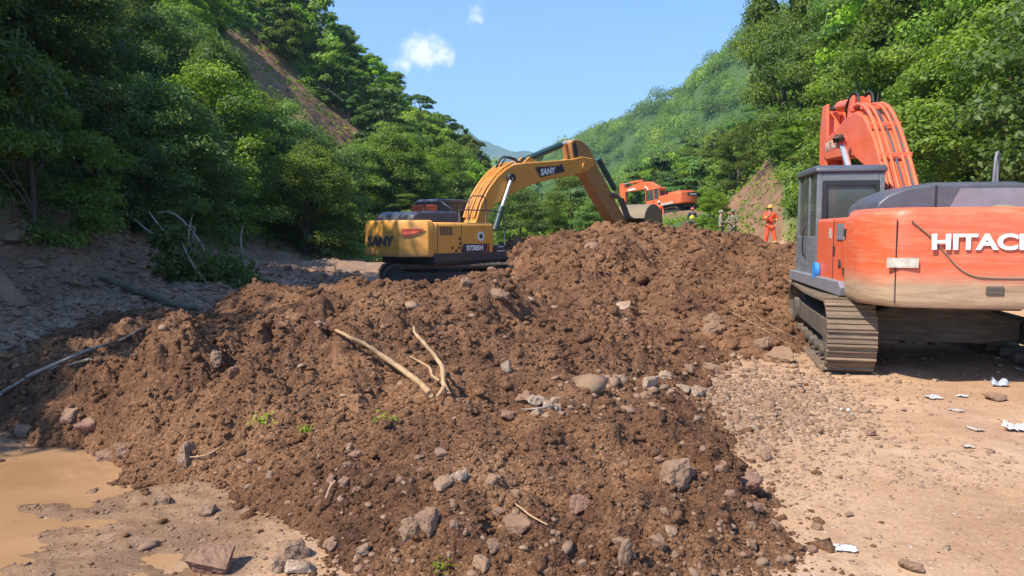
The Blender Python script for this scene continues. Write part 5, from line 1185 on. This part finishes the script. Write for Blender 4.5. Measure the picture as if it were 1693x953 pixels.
ROCKS = [
 (1237, 812, 52, 36, RR_, 'dark red blocky rock lying on the road at the right edge of the soil heap'),
 (1269, 762, 26, 20, RB, 'small dark cube of rock on the road behind the dark red block'),
 (1118, 805, 62, 56, RB, 'large slanted brown slab leaning in the right side of the soil heap'),
 (1290, 600, 46, 32, RT, 'tan flat-topped rock at the foot of the heap left of the red excavator track'),
 (1264, 578, 34, 24, RB, 'brown rock just behind the tan flat-topped rock by the track'),
 (1180, 618, 42, 24, RB, 'brown rock at the back of the pale rubble patch'),
 (346, 946, 76, 48, RR_, 'big reddish rock at the bottom edge in the wet mud'),
 (266, 834, 40, 26, RG, 'grey rounded rock sitting in the muddy puddle'),
 (342, 855, 34, 30, RG, 'angular grey rock where the puddle meets the soil heap'),
 (170, 762, 40, 26, RR_, 'brownish-red square rock at the corner of the upper puddle'),
 (206, 756, 38, 36, RB, 'dark rough rock right of the square rock at the upper puddle'),
 (306, 768, 42, 44, RB, 'upright tan-brown rock on the lower left of the soil heap'),
 (112, 706, 36, 34, RB, 'brown rock on the shaded lower left bank above the puddle'),
 (143, 724, 46, 34, RR_, 'reddish rock beside the puddle, second along the left bank'),
 (40, 722, 36, 30, RB, 'brown rock at the far left above the puddle'),
 (147, 826, 28, 24, RB, 'brown pebble-edged rock at the tip of the soil tongue in the puddle'),
 (480, 928, 52, 50, RT, 'pale tan block near the bottom edge left of centre'),
 (462, 945, 40, 30, RT, 'low tan rock beside the pale tan block at the bottom edge'),
 (495, 950, 50, 22, RP, 'pale rock cut by the bottom edge'),
 (545, 908, 30, 24, RT, 'small tan wedge of rock in the bottom rubble'),
 (601, 918, 24, 24, RP, 'pale pointed stone low in the heap'),
 (676, 890, 34, 46, RG, 'upright grey slab in the hollow near the bottom'),
 (708, 880, 40, 50, RB, 'brown slab leaning beside the upright grey slab'),
 (735, 808, 42, 28, RT, 'light tan rock with a dark shadow underneath in the middle of the heap'),
 (760, 796, 28, 20, RP, 'pale pebble just above the light tan rock'),
 (862, 884, 54, 44, RB, 'brown angular rock in the centre bottom of the heap'),
 (958, 850, 40, 30, RR_, 'reddish rock right of the centre bottom of the heap'),
 (1033, 928, 36, 42, RG, 'upright grey-tan slab at the bottom right of the heap'),
 (1108, 888, 32, 28, RT, 'orange-tan block in the rubble right of the bottom slab'),
 (1085, 910, 30, 24, RB, 'brown stone beside the orange-tan block'),
 (964, 846, 20, 16, RT, 'small orange stone on top of the reddish rock'),
 (798, 942, 34, 26, RT, 'tan rock at the bottom edge under the centre rock'),
 (843, 700, 36, 20, RB, 'flat brown stone on the heap above the white stones'),
 (868, 668, 34, 26, RR_, 'pinkish stone on the left of the white stones'),
 (838, 616, 16, 20, RP, 'small pale stone standing on the middle of the heap'),
 (1018, 634, 38, 14, RP, 'flat white stone at the left end of the pale rubble'),
 (1076, 644, 34, 26, RP, 'white block in the pale rubble patch'),
 (1150, 660, 42, 20, RP, 'wide pale stone at the front of the pale rubble patch'),
 (1130, 650, 26, 20, RP, 'pale stone left of the wide one in the rubble patch'),
 (1100, 626, 20, 16, RP, 'small pale stone at the back of the rubble patch'),
 (1140, 618, 30, 22, RG, 'bluish grey stone at the back of the rubble patch'),
 (1183, 535, 36, 24, RT, 'tan rock half sunk high on the right of the heap'),
 (1182, 556, 34, 26, RB, 'brown rock below the tan rock high on the right of the heap'),
 (1030, 512, 26, 10, RP, 'thin pale slab lying on the rear slope of the heap'),
 (826, 505, 34, 26, RB, 'dark earth-covered boulder on the crest in front of the yellow excavator'),
 (770, 474, 26, 20, RB, 'knobbly clod-like rock on the crest below the yellow excavator tracks'),
 (842, 480, 22, 16, RB, 'brown rock on the crest right of the yellow excavator tracks'),
 (1240, 800, 14, 10, RB, 'chip of rock on top of the dark red blocky rock'),
 (1355, 720, 22, 12, RB, 'lone brown stone on the open road'),
 (1442, 722, 20, 13, RB, 'brown stone right of the lone one on the open road'),
 (1405, 856, 16, 8, RG, 'small dark stone in front of the litter on the road'),
 (1352, 877, 20, 16, RG, 'round grey stone on the road by the heap corner'),
 (1345, 915, 30, 12, RB, 'flat dark stone where the heap ends by the white paper'),
 (1650, 664, 40, 10, RT, 'flat reddish slab half buried near the red excavator shadow'),
 (1512, 948, 46, 14, RB, 'low dome of rock poking out of the road at the bottom edge'),
 (385, 620, 22, 24, RR_, 'reddish stone beside the small left hump of soil'),
 (355, 608, 26, 30, RB, 'dark stone in the gully right of the left hump'),
 (22, 400, 70, 26, RG, 'long flat grey slab on the left scree slope'),
 (70, 392, 26, 18, RG, 'small grey slab right of the long flat one on the scree'),
 (48, 440, 30, 12, RG, 'thin grey stone in the middle of the scree'),
 (115, 478, 40, 12, RG, 'grey flat stone lower on the scree'),
]
for q in ROCKS: rock(*q)
# the white stones heaped in one small hollow
for k, (px, py, w, h_) in enumerate(((884, 676, 22, 18), (897, 668, 24, 20), (905, 678, 18, 20), (918, 668, 18, 16), (922, 680, 14, 18), (890, 688, 20, 12), (908, 690, 22, 10))):
    rock(px, py, w, h_, RP, 'white stone in the small cluster of white stones in the centre of the heap', group='cluster of white stones', seed=k+500)
# big tan boulder cut by the left frame edge
b_ = hit(6, 498); o = hull('boulder', [Vector(p) for p in ((-.9, -.2, 0), (.35, -.25, 0), (.30, .3, 0), (-.9, .3, 0), (-.85, -.1, .50), (-.10, -.15, .52), (.15, .1, .30), (-.12, .3, .5), (-.9, .3, .55))], RT, .03)
o.location = b_+Vector((-.12, .15, -.12)); tag(o, 'big tan boulder cut off by the left edge of the photo', 'boulder')
# loose individual stones across the front of the heap
g2 = np.random.default_rng(12); cnt = 0
while cnt < 95:
    px = g2.uniform(330, 1340); py = 953-210*g2.random()**1.3
    if px > 1250-.0*py and py < 860: continue
    P = hit(px, py)
    if heap(np.array([P.x]), np.array([P.y]))[0] < terrain(np.array([P.x]), np.array([P.y]))[0]: continue
    w = g2.lognormal(2.7, .35); rock(px, py, w, w*g2.uniform(.55, .95), [RB, RB, RT, RG, RB, RR_][g2.integers(0, 6)], 'small broken stone scattered over the near front of the soil heap', group='small stones on the near front of the heap', seed=cnt+900); cnt += 1
# ------------------------------------------------------------------ branches, log, twigs, brush, litter
rb = np.random.default_rng(31)
def stick(name, pxs, rad, mat, label, cat='branch', lift=.03, parent=None, knots=1, depth=None):
    pts = []
    for i, q in enumerate(pxs):
        P = hit(q[0], q[1]) if len(q) < 3 else at(q[0], q[1], q[2]); pts.append(P+Vector((0, 0, lift if 0 < i < len(pxs)-1 or True else 0)))
    return pts
def interp_depth(pxs, Y0, Y1): n = len(pxs); return [at(q[0], q[1], Y0+(Y1-Y0)*i/(n-1)) for i, q in enumerate(pxs)]
def mkbranch(name, chains, mat, label, cat='branch'):
    paths = []
    for pts, r0, r1 in chains:
        s = np.array(smoothpts([tuple(p) for p in pts], 4)); n = len(s); rr_ = np.linspace(r0, r1, n)*(1+.12*rb.normal(size=n)); s = s+rb.normal(0, .1, (n, 3))*rr_[:, None]
        paths.append((s, rr_))
    o = tubes(name, paths, mat); return tag(o, label, cat)
A0, A1 = hit(705, 645), hit(535, 536)
bp = [(712, 652), (690, 630), (660, 608), (625, 584), (600, 568), (560, 549), (534, 535)]
lb = [at(q[0], q[1], min(A0.y-.04+(A1.y-A0.y)*i/6, hit(*q).y-.15)) for i, q in enumerate(bp)]
mkbranch('branch', [(lb, .029, .015)], M['wood'], 'long straight peeled branch slanting across the middle of the soil heap')
B0 = hit(741, 655)
mkbranch('branch', [(interp_depth([(742, 655), (733, 632), (732, 610), (718, 588), (700, 566), (687, 552), (684, 541)], B0.y, B0.y+.5), .024, .011), (interp_depth([(727, 630), (715, 622), (710, 608), (695, 599), (677, 589)], B0.y+.1, B0.y+.35), .013, .007), (interp_depth([(735, 640), (726, 652), (722, 658)], B0.y, B0.y-.1), .016, .010)], M['wood'], 'forked peeled branch standing up beside the long branch')
def ground_path(pxs, lift): return [hit(*q)+Vector((0, -.02, lift)) for q in pxs]
mkbranch('branch', [(ground_path([(232, 551), (212, 566), (180, 580), (145, 592), (100, 608), (48, 632)], .05), .012, .020), (ground_path([(152, 602), (120, 610), (85, 618), (48, 632), (20, 648), (2, 660)], .04), .013, .022)], M['wood_grey'], 'pale forked dry branch lying in the shade on the left bank')
lg = [hit(168, 466), hit(205, 480), hit(250, 497), hit(290, 509), hit(326, 515)]
mkbranch('log', [([p+Vector((0, 0, .05)) for p in lg], .095, .045)], M['wood_dark'], 'dark greenish fallen log lying on the left scree', 'log')
mkbranch('twig', [(ground_path([(852, 842), (880, 862), (905, 880)], .03), .006, .004)], M['wood'], 'thin twig in the centre of the heap near the bottom', 'twig')
mkbranch('twig', [(ground_path([(862, 690), (890, 686), (920, 680)], .05), .008, .006)], M['wood_grey'], 'straight twig lying across the white stones', 'twig')
mkbranch('twig', [(ground_path([(540, 835), (548, 820), (556, 806)], .04), .010, .008)], M['wood'], 'short stub of wood sticking out left of centre', 'twig')
mkbranch('twig', [(ground_path([(290, 765), (340, 760), (370, 745)], .03), .006, .004)], M['wood'], 'bent thin root beside the upright tan-brown rock', 'twig')
for k, q in enumerate((((1205, 520), (1250, 545), (1300, 575)), ((1230, 515), (1265, 545), (1318, 570)), ((1190, 540), (1240, 548), (1290, 556)), ((1245, 470), (1240, 500), (1235, 520)))):
    o = mkbranch('straw', [(ground_path(list(q), .06), .006, .004)], M['wood'], 'dry straw stalk lying on the right of the heap left of the red excavator track', 'straw'); o['group'] = 'dry stalks left of the track'
# uprooted brush on the left scree: broken stems and leaves
br = empty('brush_pile', tuple(hit(330, 490)), 0, 'tangle of uprooted brush with broken stems at the foot of the shaded left slope', 'brush'); bl_ = br.location
ch = []
for q in (((330, 480, 17.5), (300, 420, 17), (262, 372, 16.8), (246, 350, 16.8)), ((360, 470, 17.6), (330, 400, 17.3), (290, 355, 17.2), (262, 352, 17.2)), ((340, 450, 17.4), (312, 405, 17), (318, 355, 17)), ((330, 440, 17.2), (318, 400, 17.2), (322, 378, 17.2), (305, 372, 17)), ((310, 430, 17.2), (282, 395, 16.9), (250, 385, 16.7), (222, 362, 16.5)), ((300, 470, 17.1), (340, 500, 17.0), (372, 500, 16.9)), ((405, 440, 18.5), (398, 400, 18.4), (402, 372, 18.4)), ((290, 455, 17), (270, 430, 16.8), (258, 408, 16.7)), ((350, 478, 17.2), (320, 440, 16.6), (300, 400, 16.6))):
    pts = [np.array(at(*p)-bl_) for p in q]; ch.append((np.array(smoothpts(pts, 3)), np.linspace(.045, .012, 3*(len(pts)-1)+1)))
tubes('stem', ch, M['wood_grey'], br)
n = 5200; cpx = [(330, 455, 17.3, 1.0), (300, 430, 17, .75), (365, 470, 17.4, .8), (345, 490, 16.8, .45), (420, 478, 17.8, .5), (300, 470, 16.9, .4), (280, 390, 17, .5), (380, 450, 17.8, .7)]
kk = rb.integers(0, len(cpx), n); cen = np.array([tuple(at(a, b, c)-bl_) for a, b, c, d in cpx])[kk]; rd = np.array([c[3] for c in cpx])[kk]
d = rb.normal(size=(n, 3)); d /= np.linalg.norm(d, axis=1)[:, None]; Pp = cen+d*rd[:, None]*rb.random((n, 1))**.4*np.array([1, .8, .65])
V, F = leafquads(Pp, d, .13, rb, .4, .5, .3); fastmesh('leaves', V, F, M['leaf_sun'], br, tint=np.repeat(np.clip(rb.normal(.35, .2, n), 0, 1), 4))
# bare broken stems in the landslide scar on the left hill
sb_ = empty('fallen_tree', tuple(at(545, 175, 62)), 0, 'fan of bare broken stems lying in the landslide scar high on the left hillside', 'fallen tree'); l_ = sb_.location
tubes('stem', [(np.array(smoothpts([np.array(at(505+rb.normal(0, 3), 175+rb.normal(0, 3), 62)-l_), np.array(at(525+k*1.5, 158-k*1.2, 61.5)-l_), np.array(at(520+k*6, 128+k*5, 61)-l_)], 3)), np.linspace(.14, .05, 7)) for k in range(9)], M['wood_grey'], sb_)
# litter
def paper(px, py, w, mat, label, name='paper_scrap', crump=.25, hgt=.3, seed=1, Y=None):
    g_ = np.random.default_rng(seed); P = onz(px, py, .0); s = .78*w*P.y/FPX/2; crump *= .55; hgt *= .8; n = 11; xs, ys = np.meshgrid(np.linspace(-1, 1, n), np.linspace(-1, 1, n))
    ang = g_.uniform(0, 3.14); xx = xs*s+g_.normal(0, s*.1, xs.shape); yy = ys*s*.8+g_.normal(0, s*.12, xs.shape)
    zz = s*(crump*(np.abs(g_.normal(0, 1, xs.shape))*.5)+hgt*np.abs(np.sin(xs*2.2+ang)*np.cos(ys*1.7)))
    a, b = xx*math.cos(ang)-yy*math.sin(ang), xx*math.sin(ang)+yy*math.cos(ang)
    o = fastmesh(name, np.c_[a.ravel(), b.ravel(), zz.ravel()], gridfaces(n, n), mat, smooth=False); so = o.modifiers.new('s', 'SOLIDIFY'); so.thickness = .002
    o.location = (P.x, P.y, float(terrain(np.array([P.x]), np.array([P.y]))[0])+.012); tag(o, label, 'litter'); return o
M['paper'] = mat_plain('white_paper', (.60, .57, .52), .7, 0, 12, .3); M['paper_tan'] = mat_plain('dusty_paper', (.46, .37, .28), .8, 0, 12, .2); M['paper_blue'] = mat_plain('bluish_plastic', (.36, .40, .45), .5)
paper(1396, 906, 44, M['paper'], 'crumpled white paper lying alone in the foreground of the road', seed=4, hgt=.2)
paper(1682, 718, 54, M['paper'], 'big crumpled white plastic bag at the right edge of the road', 'plastic_bag', .5, .55, 9)
paper(1541, 663, 32, M['paper'], 'flat white paper scrap just in front of the excavator shadow', seed=11)
paper(1591, 657, 22, M['paper'], 'small white scrap on the edge of the excavator shadow', seed=12, hgt=.15)
paper(1652, 644, 30, M['paper_blue'], 'bluish folded sheet standing in the edge of the excavator shadow', seed=13, hgt=1.3)
paper(1398, 682, 18, M['paper'], 'tiny white and red wrapper on the gravel in front of the track', seed=14, hgt=.5)
paper(1580, 686, 28, M['paper_tan'], 'dusty beige strip of paper on the right of the road', seed=15, hgt=.1)
paper(1611, 718, 30, M['paper_tan'], 'pinkish dusty scrap left of the big white bag', seed=16, hgt=.1)
paper(1690, 622, 26, M['paper'], 'white scrap in the shadow at the right edge under the excavator', seed=17, hgt=.4)
paper(1600, 745, 26, M['paper_tan'], 'faded scrap below the dusty pink one', seed=18, hgt=.1)
pb = foot(1252, 412, 29.8); o = hull('sack', [Vector(rg.normal(size=3)*np.array([.17, .12, .08])) for _ in range(40)], mat_plain('grey_sack', (.22, .21, .24), .7), .02, True); o.location = Vector(pb)+Vector((0, 0, .12)); tag(o, 'grey sack lying on the ground beside the firefighter', 'sack')
# sprigs of green in the soil
for k, (px, py, w) in enumerate(((436, 706, .10), (636, 702, .09), (727, 942, .06), (508, 716, .05))):
    P = hit(px, py); n = 40; w *= .55; C_ = rb.normal(0, w, (n, 3))*np.array([1, 1, .4])+np.array([0, 0, w*.4]); V, F = leafquads(C_, C_, .035, rb, .6, .4)
    o = fastmesh('weed_sprig', V, F, M['leaf_bright'], tint=np.full(len(V), .8)); o.location = P
    tag(o, ['green weed sprig on the soil below the left hump', 'tiny green sprig in the middle left of the heap', 'green sprig among stones at the bottom edge', 'second tiny sprig right of the left hump sprig'][k], 'weed')
# ------------------------------------------------------------------ air
hb = bmesh.new(); add_box(hb, -1200, 1300, -40, 2700, -2.5, 420)
hz = bmobj('haze', hb, None); hm_ = bpy.data.materials.new('haze'); hm_.use_nodes = True; nt = hm_.node_tree; nt.nodes.clear()
ou = nt.nodes.new('ShaderNodeOutputMaterial'); pv = nt.nodes.new('ShaderNodeVolumePrincipled'); pv.inputs['Color'].default_value = (.62, .80, 1, 1); pv.inputs['Density'].default_value = .00034; pv.inputs['Anisotropy'].default_value = .2
nt.links.new(pv.outputs[0], ou.inputs['Volume']); hz.data.materials.clear(); hz.data.materials.append(hm_); tag(hz, kind='stuff')
# unused source trees
for o in [o for o in bpy.data.objects if o.type == 'EMPTY' and o.location.z < -150]:
    for c in list(o.children): bpy.data.objects.remove(c)
    bpy.data.objects.remove(o)
